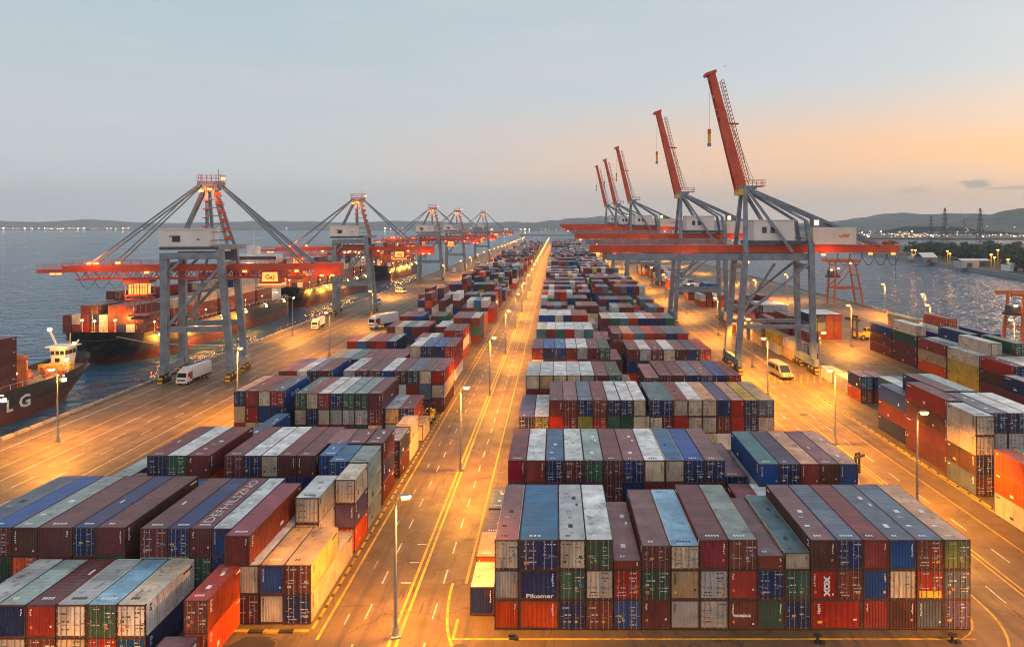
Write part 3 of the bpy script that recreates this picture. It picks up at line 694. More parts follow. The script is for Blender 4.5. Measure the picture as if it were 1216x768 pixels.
def end_mesh():
    b = MB(); corr(b, (-W0/2+.11, .03, 0), (1,0,0), (0,-1,0), W0-.22, .15, H0-.13); return b.mesh('end_panel', [None])
def door_mesh(sx):
    b = MB(); w_ = W0/2-.12; x0, x1 = (-w_, -.012) if sx < 0 else (.012, w_); H = H0-.02
    b.box(x0, x1, .03, .07, .16, H-.115)
    for z in (.2, .62, 1.05, 1.48, 1.91): b.box(x0+.07, x1-.07, .012, .031, z, z+.33)
    for z in (.3, .9, 1.5, 2.1):                                                   # hinges
        xx = x0-.05 if sx < 0 else x1-.04; b.box(xx, xx+.09, -.006, .032, z, z+.09)
    return b.mesh('container_door', [None])
def rod_mesh(sx):
    b = MB(); H = H0-.02
    for t in (.30, .72):
        x = sx*(W0/2-.12)*t; b.tube((x,-.03,.06), (x,-.03,H-.06), .026, 6)
        for z in (.10, .55, 1.25, 1.9, H-.16): b.box(x-.05, x+.05, -.045, .014, z, z+.07)
        b.box(min(x,x+sx*.32), max(x,x+sx*.32), -.06, -.03, 1.02+.12*(t > .5), 1.07+.12*(t > .5))
    return b.mesh('locking_rods', [M['rod']])
def marking_mesh(seed, door, scheme):
    """stencilled marks and labels on one end"""
    r = random.Random(seed); b = MB(); y = -.0 if not door else .006; H = H0
    def q(x, z, w_, h, m): b.box(x-w_/2, x+w_/2, y-.012, y-.004, z-h/2, z+h/2, m)
    if door:
        for sx in (-1, 1):
            n = r.randint(4, 7)
            for k in range(n):
                z = 2.25-k*.31+r.uniform(-.05,.05)
                if r.random() < .72:
                    for j in range(r.randint(1, 4)): q(sx*.58+(j-1.2)*.2+r.uniform(-.06,.06), z, r.uniform(.08,.22), r.uniform(.05,.11), 0)
        for k in range(r.randint(0, 3)): q(r.choice((-.75,-.35,.35,.75)), r.uniform(.5,1.4), r.uniform(.2,.42), r.uniform(.14,.3), r.choice((1,1,0,2,4)))
    else:
        s_ = r.choice((-1, 1))
        for k in range(r.randint(3, 6)): q(s_*.85+r.uniform(-.03,.03), 2.2-k*.19, r.uniform(.08,.15), .12, 0)
        if r.random() < .5: q(-s_*.85, r.uniform(.4,1.0), .16, .16, 0)
        if r.random() < .4: q(s_*.8, r.uniform(.5,.9), .22, .22, r.choice((1,2)))
    if not b.f: q(.8, 2.1, .1, .2, 0)
    mk = {'dark': [M['mark_dark'], M['mark_yellow'], M['mark_orange'], M['mark_white'], M['mark_blue']]}.get(scheme, [M['mark_white'], M['mark_yellow'], M['mark_orange'], M['mark_dark'], M['mark_blue']])
    return b.mesh('marking', mk)
ME = dict(b40=body_mesh(12.2, 0), b20=body_mesh(6.06, 0), r40=roof_mesh(12.2), r20=roof_mesh(6.06), end=end_mesh(), dl=door_mesh(-1), dr=door_mesh(1), kl=rod_mesh(-1), kr=rod_mesh(1))
ME['mk'] = {(d_, sch): [marking_mesh(k*7+3, d_, sch) for k in range(10)] for d_ in (True, False) for sch in ('light', 'dark')}
LIGHT = ('white','cream','grey','tan','yellow','sage','sky','peach')

ORD = ['first','second','third','fourth','fifth','sixth','seventh','eighth','ninth','tenth','eleventh','twelfth','thirteenth','fourteenth','fifteenth','sixteenth','seventeenth','eighteenth','nineteenth','twentieth','twenty-first','twenty-second','twenty-third','twenty-fourth','twenty-fifth']
ROWN = {1:'front row', 'r1':'kerb row nearest the camera', 'r2':'kerb row, second from camera', 'r3':'kerb row, third from camera', 'r4':'kerb row, fourth from camera', 'gap':'gap behind front row', 'f':'spot before front row',
        'k1':'kerb pair behind yellow-roofed stack', 'k2':'grey-green kerb pair', 'k3':'maroon kerb trio', 'k4':'first low kerb stack', 'k4b':'second low kerb stack', 'k5':'single kerb container', 'g3':'low gap before third row'}
bykey = {}
for i, s_ in enumerate(SPEC): bykey.setdefault((s_['block'], s_['row']), []).append(i)
for (bl, rw), ids in bykey.items():
    xs = sorted(set(round(SPEC[i]['x0'], 2) for i in ids), reverse=(bl in 'LS'))
    for i in ids: SPEC[i]['ord'] = xs.index(round(SPEC[i]['x0'], 2))
    for i in ids:
        a = SPEC[i]; a['top'] = not any(SPEC[j]['ord'] == a['ord'] and SPEC[j]['tier'] > a['tier'] for j in ids); a['nst'] = len(xs)
def tier_word(s_):
    if s_['top']: return 'topmost' if s_['tier'] else 'alone on the ground'
    return ('bottom', 'second up', 'third up', 'fourth up', 'fifth up')[min(4, s_['tier'])]
def container_label(s_):
    c_ = CNAME.get(s_.get('side', s_['face']) if s_['block'] == 'Y' else s_['face'], s_.get('side', s_['face']) if s_['block'] == 'Y' else s_['face'])
    rf = CNAME.get(s_['roof'], s_['roof'])
    tw = tier_word(s_)
    if s_['block'] in 'CL':
        blk = 'raised-crane block' if s_['block'] == 'C' else 'ship-side block'
        rn = ROWN.get(s_['row']) or ('%s row' % ORD[min(24, s_['row']-1)])
        st = '%s stack from road' % ORD[s_['ord']] if s_['nst'] > 1 else ''
        t = '%s container, %s, %s%s, %s, %s' % (c_, 'doors out' if s_['door'] else 'ribbed end out', tw, ', '+st if st else '', rn, blk)
        t2 = '%s container, %s%s, %s, %s' % (c_, tw, ', '+st if st else '', rn, blk)
    elif s_['block'] == 'Y': t = '%s container, %s in %s' % (c_, tw, s_['row']); t2 = t
    else: t = '%s container, %s, %s stack from quay, %s' % (c_, tw, ORD[s_['ord']], s_['row']); t2 = t
    return t if len(t.split()) <= 16 else t2
def side_mark_mesh(seed, L):
    r = random.Random(seed); b = MB(); w2 = W0/2
    for sx in (-1, 1):
        for k in range(r.randint(3, 6)): 
            z = 2.25-k*.2; b.box(sx*w2-.012, sx*w2+.012, .5, .5+r.uniform(.12,.34), z-.05, z+.05, 0)
        for k in range(r.randint(2, 5)): y = L-.5-k*.24; b.box(sx*w2-.012, sx*w2+.012, y-.09, y+.09, 2.12, 2.28, 0)
        if r.random() < .5: y = r.uniform(L*.2, L*.8); b.box(sx*w2-.012, sx*w2+.012, y, y+r.uniform(.3,.7), .5, .5+r.uniform(.2,.5), r.choice((0,0,1)))
    for k in range(r.randint(2, 5)): b.box(-.6+k*.26, -.44+k*.26, .7, .95, H0-.04, H0-.012, 0)
    for k in range(r.randint(0, 3)): x, y = r.uniform(-.8,.6), r.uniform(1.5, L-1.5); b.box(x, x+r.uniform(.15,.5), y, y+r.uniform(.2,.8), H0-.04, H0-.014, r.choice((0,0,2)))
    return b
ME['sm'] = {(bg, sch): [side_mark_mesh(k*13+5+bg, 12.2 if bg else 6.06).mesh('side_mark', [M['mark_white'] if sch == 'light' else M['mark_dark'], M['mark_yellow'], M['rod']]) for k in range(8)] for bg in (True, False) for sch in ('light', 'dark')}
GRP = dict(C='containers in the block under the raised cranes', L='containers in the ship-side block', Y='containers in the yard beyond the crane lane', S='containers carried on the ships')
CONT = {}
def make_container(s_):
    x0, x1 = s_['x0']+.03, s_['x1']-.03; Ls = s_['y1']-s_['y0']-.05; z0 = s_['z0'] + (.0 if s_['tier'] else .05)
    big = Ls > 8.6; L = 12.2 if big else 6.06
    root = empty('shipping_container', ((x0+x1)/2, s_['y0'], z0), label=container_label(s_), cat='container', group=GRP[s_['block']])
    root.scale = ((x1-x0)/W0, Ls/L, (s_['h'] - (0 if s_['tier'] else .05))/H0)
    sd_ = paint(s_.get('side', s_['face'])); fc = paint(s_['face']); rf = paint(s_['roof'], 'roof')
    o = put('body', ME['b40' if big else 'b20'], root); setmat(o, sd_)
    o = put('roof', ME['r40' if big else 'r20'], root); setmat(o, rf)
    if s_['door']:
        for k, r_ in (('dl','kl'), ('dr','kr')):
            d_ = put('door', ME[k], root); setmat(d_, fc)
            if s_['seen'] > 14: put('locking_rods', ME[r_], d_)
    else:
        o = put('end_panel', ME['end'], root); setmat(o, fc)
    if s_['seen'] > 60: put('stencil', ME['sm'][(big, 'dark' if s_.get('side', s_['face']) in LIGHT else 'light')][rnd.randrange(8)], root)
    if s_['seen'] > 22:
        put('lettering', ME['mk'][(s_['door'], 'dark' if s_['face'] in LIGHT else 'light')][rnd.randrange(10)], root)
    return root
for i in sorted(BIG): CONT[i] = make_container(SPEC[i])
# everything smaller: one mass of boxes
names = sorted(PAL); idx = {c_: k for k, c_ in enumerate(names)}; b = MB()
for i, s_ in enumerate(SPEC):
    if i in BIG: continue
    x0, x1, y0, y1, z0, z1 = s_['x0']+.04, s_['x1']-.04, s_['y0'], s_['y1']-.06, s_['z0']+(.0 if s_['tier'] else .05), s_['z0']+s_['h']-.02
    v = [(x0,y0,z0),(x1,y0,z0),(x1,y1,z0),(x0,y1,z0),(x0,y0,z1),(x1,y0,z1),(x1,y1,z1),(x0,y1,z1)]
    f_, sd_, r_ = idx[s_['face']], idx[s_.get('side', s_['face'])], idx[s_['roof']]
    for q, m in (((0,1,5,4),f_),((1,2,6,5),sd_),((2,3,7,6),sd_),((3,0,4,7),sd_),((0,3,2,1),sd_)): b.poly([v[k] for k in q], m)
    b.poly([v[k] for k in (4,5,6,7)], len(names)+r_)
tag(b.build('distant_containers', [paint(c_, 'far') for c_ in names] + [paint(c_, 'roof') for c_ in names]), 'mass of small stacked containers filling the far terminal rows', kind='stuff')
# lettering that the photograph shows on a few containers
def letter(spec, s, size, loc, rot, mat, bold=.01, name='lettering', sx=1):
    i = SPEC.index(spec)
    if i not in CONT: return
    me = text_mesh(s, size, bold); me.materials.append(mat); o = put(name, me, CONT[i], loc); o.rotation_euler = rot; o.scale = (sx,1,1)
letter(SP['rooftext'], 'DEFHILSZNO', 1.62, (0, 6.3, 2.605), (0,0,R(90)), M['mark_worn'], 0, 'roof_lettering', 1.08)
letter(SP['sidetext'], 'o orp', 1.6, (1.235, 5.2, 1.35), (R(90),0,R(90)), M['mark_white'], .03)
def find(block, row, o_, t_): 
    return next((s_ for s_ in SPEC if s_['block'] == block and s_['row'] == row and s_['ord'] == o_ and s_['tier'] == t_), None)
letter(find('C',1,1,1), 'Pikomer', .50, (.05, -.03, .34), (R(90),0,0), M['mark_white'], .012)
letter(find('C',1,8,0), 'naxabua', .44, (-.08, -.03, 1.25), (R(90),0,0), M['mark_white'], .015)
letter(find('C',1,11,1), 'XOX', .72, (.25, -.03, 1.2), (R(90),R(90),0), M['mark_white'], .05)
for ob_, sp, rct in (('yellow_band', find('C',1,15,1), (-1.0,1.0,.18,.78)), ('orange_band', find('C','r2',0,0), (-1.1,1.1,.2,2.2))):
    i = SPEC.index(sp)
    if i in CONT: b = MB(); b.box(rct[0], rct[1], -.006, .002, rct[2], rct[3]); b.build(ob_, M['mark_yellow'] if 'yellow' in ob_ else M['cone_orange'], CONT[i])

# ------------------------------------------------------------------ street lamps (sodium)
spot_d = bpy.data.lights.new('sodium_light', 'SPOT'); spot_d.energy = LAMP_W; spot_d.color = LAMP_COL
spot_d.spot_size = R(158); spot_d.spot_blend = .55; spot_d.shadow_soft_size = .35
def make_lamp(h=12.0):
    r = empty('street_lamp')
    b = MB(); b.tube((0,0,0),(0,0,.9),.34,8,0,.2); b.box(-.4,.4,-.4,.4,0,.18); b.build('plinth', M['concrete'], r)
    b = MB(); b.tube((0,0,.8),(0,0,h-.5),.15,8,0,.085); b.build('pole', M['pole'], r)
    b = MB(); b.path([(0,0,h-.55),(.08,0,h-.2),(.25,0,h-.02),(.6,0,h+.02)], .055, 6); b.build('arm', M['pole'], r)
    b = MB(); b.hexa([(.4,-.16,h-.07),(1.3,-.2,h-.07),(1.3,.2,h-.07),(.4,.16,h-.07)], [(.45,-.1,h+.12),(1.2,-.14,h+.1),(1.2,.14,h+.1),(.45,.1,h+.12)]); hd = b.build('lamp_head', M['pole'], r)
    b = MB(); b.hexa([(.52,-.10,h-.40),(1.15,-.13,h-.40),(1.15,.13,h-.40),(.52,.10,h-.40)], [(.44,-.19,h-.16),(1.28,-.24,h-.16),(1.28,.24,h-.16),(.44,.19,h-.16)]); b.hexa([(.44,-.19,h-.155),(1.28,-.24,h-.155),(1.28,.24,h-.155),(.44,.19,h-.155)], [(.42,-.18,h-.072),(1.3,-.22,h-.072),(1.3,.22,h-.072),(.42,.18,h-.072)]); b.build('lens', M['lens_sodium'], hd)
    l = bpy.data.objects.new('sodium_light', spot_d); col.objects.link(l); l.parent = r; l.location = (.9, 0, h-.85)
    return r
LAMP = make_lamp(); first_lamp = [True]
def lamp(x, y, rz, label, group, s=1.0):
    r = LAMP if first_lamp[0] else copy_tree(LAMP); first_lamp[0] = False
    r.location = (x, y, 0); r.rotation_euler = (0,0,rz); r.scale = (1,1,s); tag(r, label, 'street lamp', group); return r
ys = [57.4, 96.5, 139.5, 183.6, 229] + [229+44*k for k in range(1, 25)]
for k, y in enumerate(ys):
    lab = 'lit sodium street lamp on the road centre line, %s from the camera' % ORD[k] if k < 8 else 'small distant lit lamp in the far line down the road centre'
    lamp(-13.65, y, R(20) if k == 0 else 0, lab, 'lamps on the road centre line' if k < 8 else 'far lamps on the road centre line', 1.0)
for k, (x, y, rz, lab) in enumerate(((-80.6,109,R(200),'lit lamp on the quay apron in front of the lettered ship'), (-60.5,128,R(-30),'lit lamp on the apron behind the three-high stacks'), (-84.4,216,R(90),'lit lamp on the quay edge beside the small white truck'),
        (-60.5,180,R(180),'lit lamp on the apron left of the low container rows'), (-65,239,R(180),'lit lamp beside the white trailer truck'), (-82,337,R(180),'lit lamp on the quay between the second and third cranes'), (-65,394,R(180),'tall lit lamp on the apron before the dark far truck'))):
    lamp(x, y, rz, lab, 'lamps on the ship-side apron')
for k in range(20):
    lamp(-62, 446+48*k, R(180), 'small distant lit lamp in the far line along the ship-side apron', 'far lamps on the ship-side apron')
for k, (x, y, rz, lab) in enumerate(((44.8,83.5,0,'lit lamp with starry glow beside the tall yard stacks'), (44.8,108,R(180),'lamp in the crane lane behind the peach-roofed containers'), (43.6,138.6,R(180),'lamp in the crane lane before the white van'), (48.6,167,R(150),'lit lamp beside the front leg of the near crane'),
        (57.2,146,0,'lit lamp between the crane lane and the short two-high stack'), (109.5,197,R(180),'lit lamp standing behind the far yard stacks'), (113,166,R(180),'lit lamp behind the orange-lit yard lamp post'), (125,228,R(180),'tall lit lamp on the right quay before open water'), (131,268,R(180),'lit lamp at the quay edge under the orange jib end'))):
    lamp(x, y, rz, lab, 'lamps in the crane lane and yard')
for k, (x, y) in enumerate(((86,196),(85.6,236),(85.6,288),(86.5,340))): lamp(x, y, R(180), 'added lamp brightening the far yard roadway, %s beyond the reach stacker' % ORD[k], 'added lamps on the far yard roadway')  # added lamps, no known poles here, put in to brighten the roadway
for k in range(16): lamp(52, 216+52*k, 0 if k % 2 else R(180), 'small distant lit lamp in the far line along the crane lane', 'far lamps in the crane lane')
for k, (x, y, rz) in enumerate(((-13.65,14,0),(44.8,47,R(180)),(-36,34,R(90)),(12,29,R(90)))):
    lamp(x, y, rz, 'lit lamp just in front of the view, %s of the nearest cross-road lamps' % ORD[k], 'lamps on the near cross road')
for k in range(5): lamp(110, 320+90*k, R(180), 'small lit lamp on the far right quay', 'far lamps on the right quay')

# ------------------------------------------------------------------ cranes
pt_d = bpy.data.lights.new('crane_light', 'POINT'); pt_d.energy = 900; pt_d.color = (1,.25,.06); pt_d.shadow_soft_size = .4
def plight(parent, loc, data): 
    l = bpy.data.objects.new(data.name, data); col.objects.link(l); l.parent = parent; l.location = loc; return l
def bogies(leg, x, ys_, n=5):
    """yellow guarded wheel sets below one leg"""
    for k in range(n):
        y = ys_[0] + (ys_[1]-ys_[0])*k/(n-1); b = MB()
        b.hexa([(x-.5,y-.42,.2),(x+.5,y-.42,.2),(x+.5,y+.42,.2),(x-.5,y+.42,.2)], [(x-.4,y-.3,1.5),(x+.4,y-.3,1.5),(x+.4,y+.3,1.5),(x-.4,y+.3,1.5)], 0)
        b.tube((x-.62,y,.42),(x+.62,y,.42),.38,10,1); b.box(x-.3,x+.3,y-.2,y+.2,1.5,1.9,1)
        b.box(x-.57,x+.57,y-.5,y+.5,.75,1.05,1); b.build('wheel_bogie', [M['hazard_yellow'] if k % 2 == 0 else M['casting'], M['casting']], leg)
def railing(b, p, q, h=1.05, step=2.0, m=0):
    p, q = Vector(p), Vector(q); n = max(1, int((q-p).length/step))
    for k in range(n+1):
        c_ = p.lerp(q, k/n); b.beam(c_, c_+Vector((0,0,h)), .07, .07, m)
    for z in (h, h*.5): b.beam(p+Vector((0,0,z)), q+Vector((0,0,z)), .06, .06, m)
def make_left_crane():
    r = empty('quay_crane'); st, rd = M['steel'], M['crane_red']
    xs_, xl = -7.0, 7.0
    for sy in (-5.2, 5.2):
        b = MB(); b.beam((xs_,sy,2.6),(xs_,sy,27.4),1.5,1.5); o = b.build('leg', st, r); bogies(o, xs_, (sy-2.4*(1 if sy < 0 else .7), sy+2.4*(.7 if sy < 0 else 1)))
        b = MB(); b.beam((xl,sy,2.6),(4.6,sy,29.6),1.4,1.4); o = b.build('leg', st, r); bogies(o, xl, (sy-2.4*(1 if sy < 0 else .7), sy+2.4*(.7 if sy < 0 else 1)))
        b = MB(); b.box(xs_+.76, 5.7, sy-.45, sy+.45, 11.1, 12.3); b.build('portal_tie', st, r)
        b = MB(); b.beam((xs_+.5,sy,12.4),(4.4,sy,25.4),.62); b.build('diagonal_brace', st, r)
        b = MB(); b.box(xs_-.9, 5.4, sy-.6, sy+.6, 27.45, 28.9); b.build('portal_beam', st, r)
        b = MB(); b.beam((xs_+.6,sy,24.4),(xs_+3.6,sy,27.4),.5); b.build('knee_brace', st, r)
    for x in (xs_, xl):
        b = MB(); b.box(x-.55, x+.55, -7.4, 7.4, 2.0, 3.7); b.build('sill_beam', st, r)
    for x, z in ((xs_, 25.6), (4.9, 25.6)):
        b = MB(); b.box(x-.4, x+.4, -4.4, 4.4, z, z+1.0); b.build('cross_beam', st, r)
    b = MB(); b.beam((-4.2,4.6,12.6),(-1.4,4.9,27.2),.5); b.build('diagonal_brace', st, r)
    # boom: two red box girders, lower truss, walkway rails, tip
    b = MB()
    for sy in (-1.7, 1.7):
        b.box(-29.5, 25.5, sy-.45, sy+.45, 24.6, 26.0)
        for k in range(24):
            x = -27+k*2.16; b.beam((x,sy,24.6),(x+1.08,sy,22.9),.16); b.beam((x+1.08,sy,22.9),(x+2.16,sy,24.6),.16)
        b.beam((-27,sy,22.85),(25,sy,22.85),.26)
    for k in range(13): b.box(-28.5+k*4.3, -28.1+k*4.3, -1.25, 1.25, 25.0, 25.5)
    b.box(-35, -29.5, -1.4, 1.4, 24.4, 25.2); b.box(24.5, 30.5, -2.3, 2.3, 23.2, 26.2)
    bo = b.build('boom', rd, r)
    b = MB()
    for sy in (-2.2, 2.2): railing(b, (-29.5,sy,26.0), (-9,sy,26.0)); railing(b, (6,sy,26.0), (25,sy,26.0))
    railing(b, (-34.9,-1.4,25.2), (-29.7,-1.4,25.2)); railing(b, (-34.9,1.4,25.2), (-29.7,1.4,25.2)); b.build('railing', rd, bo)
    b = MB()
    for k in range(5):
        x = -27+k*3.0; pts = [(x+3.4*t, 0, 22.7-2.1*math.sin(math.pi*t)) for t in (0,.2,.4,.6,.8,1)]; b.path(pts, .07)
    b.build('festoon_cable', M['steel_dark'], bo)
    # machinery house
    b = MB(); b.box(-9.2, 1.6, -3.0, 3.0, 30.2, 34.2); b.box(-9.4, 1.8, -3.2, 3.2, 34.2, 34.4); mh = b.build('machinery_house', M['house_white'], r)
    b = MB(); b.box(-6.3, -4.6, -3.03, -3.005, 31.3, 32.7); b.box(-7.0,-6.3,-3.03,-3.005,32.45,32.7); b.box(-1.1,-.5,-3.03,-3.005,31.7,32.0); b.build('wall_emblem', M['mark_dark'], mh)
    b = MB(); b.box(-8.9, 3.4, -3.3, 3.3, 29.5, 30.15); b.build('house_deck', M['steel_dark'], r)
    # A-frame tower with ladder rungs and platforms
    ap = Vector((.9, 0, 45.0))
    for x, sy in ((.9,-2.2),(.9,2.2),(5.6,-2.6),(5.6,2.6)):
        b = MB(); b.beam((x,sy,29.8), (ap.x+(.6 if x > 3 else -.6), sy*.28, 44.6), .62, .62); b.build('tower_post', st, r)
    b = MB()
    for k in range(7):
        z = 31.6+k*1.9; t = (z-29.8)/15.2; xa = .9+(.5-.9)*t; xb = 5.6+(1.6-5.6)*t; yy = 2.3*(1-t*.72)
        for s_ in (-1, 1): b.beam((xa,s_*yy,z),(xb,s_*yy,z),.2)
        b.beam((xa,-yy,z),(xa,yy,z),.2)
    b.build('tower_rungs', st, r)
    for k in range(6):
        z = 31.8+k*2.0; t = (z-29.8)/15.2; xb = 5.6+(1.6-5.6)*t; yy = -2.6*(1-t*.72); b = MB(); b.box(xb-.2, xb+1.2, yy-.6, yy+.6, z, z+.28); b.box(xb-.2,xb+1.2,yy-.6,yy-.55,z+.28,z+.9); b.build('tower_platform', rd, r)
        xa = .9+(.5-.9)*t; b = MB(); b.box(xa-.9, xa+.2, -2.4*(1-t*.72)-.5, -2.4*(1-t*.72)+.4, z+.9, z+1.15); b.build('tower_platform', rd, r)
    b = MB(); b.box(2.4, 7.8, -3.0, 3.0, 29.6, 30.6); b.build('tower_deck', M['concrete'], r)
    b = MB(); b.box(-1.5, 3.6, -1.7, 1.7, 44.4, 45.3); b.box(-.5,2.9,-1.2,1.2,43.2,44.4); hd = b.build('tower_head', st, r)
    b = MB()
    for sy in (-1.7, 1.7): railing(b, (-1.5,sy,45.3), (3.6,sy,45.3), 1.5, 1.0)
    railing(b, (-1.5,-1.7,45.3), (-1.5,1.7,45.3), 1.5, 1.0); railing(b, (3.6,-1.7,45.3), (3.6,1.7,45.3), 1.5, 1.0); b.beam((2.6,0,45.3),(2.6,0,48.2),.1); b.build('head_railing', rd, hd)
    b = MB(); b.beam((-5.2,2.4,34.3),(-.3,.6,44.2),.95,.75); b.build('back_strut', st, r)
    for sy in (-1.5, 1.5):
        for xa, za, rr in ((-24.5,26.0,.32),(-19.5,26.0,.27)):
            b = MB(); b.beam((-.8,sy*.7,44.9),(xa,sy,za),rr,rr); b.build('boom_stay', st, r)
        for xa, za, rr in ((24.2,26.0,.42),(21.5,26.0,.32)):
            b = MB(); b.beam((2.6,sy*.7,44.9),(xa,sy,za),rr,rr); b.build('back_stay', st, r)
    # trolley with lit operator cage, lit sign car
    b = MB(); b.box(-19.6,-14.4,-2.2,2.2,22.0,22.7); b.box(-19.4,-14.6,-2.1,2.1,19.0,19.25); b.box(-19.4,-14.6,-2.1,2.1,18.2,18.4)
    for x in (-19.3,-17.7,-16.3,-14.7):
        for y in (-2.0, 2.0): b.beam((x,y,18.3),(x,y,22.0),.13)
    b.box(-19.0,-15.0,-1.7,1.7,14.4,14.7); b.box(-19.2,-14.8,-1.9,1.9,18.0,18.2)
    for x in (-18.8,-17.6,-16.4,-15.2):
        for y in (-1.6,1.6): b.beam((x,y,14.5),(x*.97-.5,y*.9,18.0),.09)
    tr = b.build('operator_cage', rd, r)
    b = MB(); b.box(-18.8,-15.4,-1.5,1.5,19.4,21.6); b.build('lit_cab', M['lit_orange'], tr)
    b = MB()
    for k in range(7): b.box(-18.9+k*.57,-18.78+k*.57,-1.58,-1.51,19.3,21.7)
    b.box(-18.9,-15.3,-1.58,-1.51,20.9,21.05); b.build('cab_bars', rd, tr)
    b = MB()
    for x in (-17.6,-16.4):
        for y in (-.8,.8): b.beam((x,y,14.6),(x,y,9.0 if False else 14.0),.05)
    b.box(-18.6,-15.4,-1.2,1.2,13.6,14.1); b.build('spreader', M['steel_dark'], tr)
    b = MB(); b.hexa([(11.6,-2.3,20.6),(17.6,-2.3,20.6),(17.6,2.3,20.6),(11.6,2.3,20.6)], [(12,-2,24.4),(17.2,-2,24.4),(17.2,2,24.4),(12,2,24.4)]); sg = b.build('sign_car', rd, r); sg.scale = (.78,1,.78); sg.location = (14.6*.22, 0, 24.6*.22)
    b = MB(); b.poly([(12.3,-2.36,21.3),(16.9,-2.36,21.3),(16.6,-2.14,24.0),(12.5,-2.14,24.0)]); b.box(11.4,17.8,-2.4,2.4,20.2,20.45); b.build('sign_panel', M['lit_orange'], sg)
    me = text_mesh('Ga)', 1.9, .05); me.materials.append(M['mark_dark']); o = put('sign_lettering', me, sg, (14.6,-2.31,22.6)); o.rotation_euler = (R(85),0,0)
    b = MB(); b.box(10.5,18.5,-2.2,2.2,19.3,19.5); b.beam((11,0,19.5),(11,0,20.2),.1); b.beam((18,0,19.5),(18,0,20.2),.1); b.build('hanging_beam', M['concrete'], sg)
    for x, y, z in ((-32.5,0,24.2),(-31.2,0,24.2),(-24,-1.9,26.5),(-22.6,-1.9,26.5),(1.2,-1.5,43.4),(-.6,-1.6,43.0),(26.2,-2.4,23.3),(28.6,-2.4,23.3),(9.0,-2.2,24.4),(20.5,-2.2,24.4),(-12.0,-2.2,24.4),(-18,-2.2,26.6),(4.0,-1.2,45.9)):
        b = MB(); b.box(x-.42,x+.42,y-.3,y+.3,z-.22,z+.22); b.build('floodlight', M['lens_red'], r)
    plight(r, (-23,-3.2,28), pt_d); plight(r, (-17,-3.5,20), pt_d); plight(r, (.6,-3.2,42.5), pt_d); plight(r, (27,-4,22), pt_d)
    return r
CR = make_left_crane()
# centre X, Y, rotation, scale
LC = [(-81.4,157,R(9),1.0,'nearest grey quay crane with lowered red boom over the ships'),(-80.3,270,R(8),1.02,'second grey quay crane along the ship side, boom lowered'),
      (-79.5,430,R(6),1.03,'third quay crane along the ship side, boom lowered'),(-78.5,530,R(5),1.04,'fourth quay crane along the ship side, boom lowered'),(-79.0,725,R(3),1.1,'farthest quay crane along the ship side')]
for k, (x, y, rz, s, lab) in enumerate(LC):
    o = CR if k == 0 else copy_tree(CR)
    o.location = (x,y,0); o.rotation_euler = (0,0,rz); o.scale = (s,s,s); tag(o, lab, 'crane', 'cranes along the ship side')
    for ch in o.children:
        if ch.name.startswith('operator_cage'): ch.location.x = (2.8, -4.5, 4.5, -8, 2.5)[k]
        if k and ch.name.startswith('sign_car'): ch.location.x += (2.5, -2.5, 3.5, -1)[k-1]

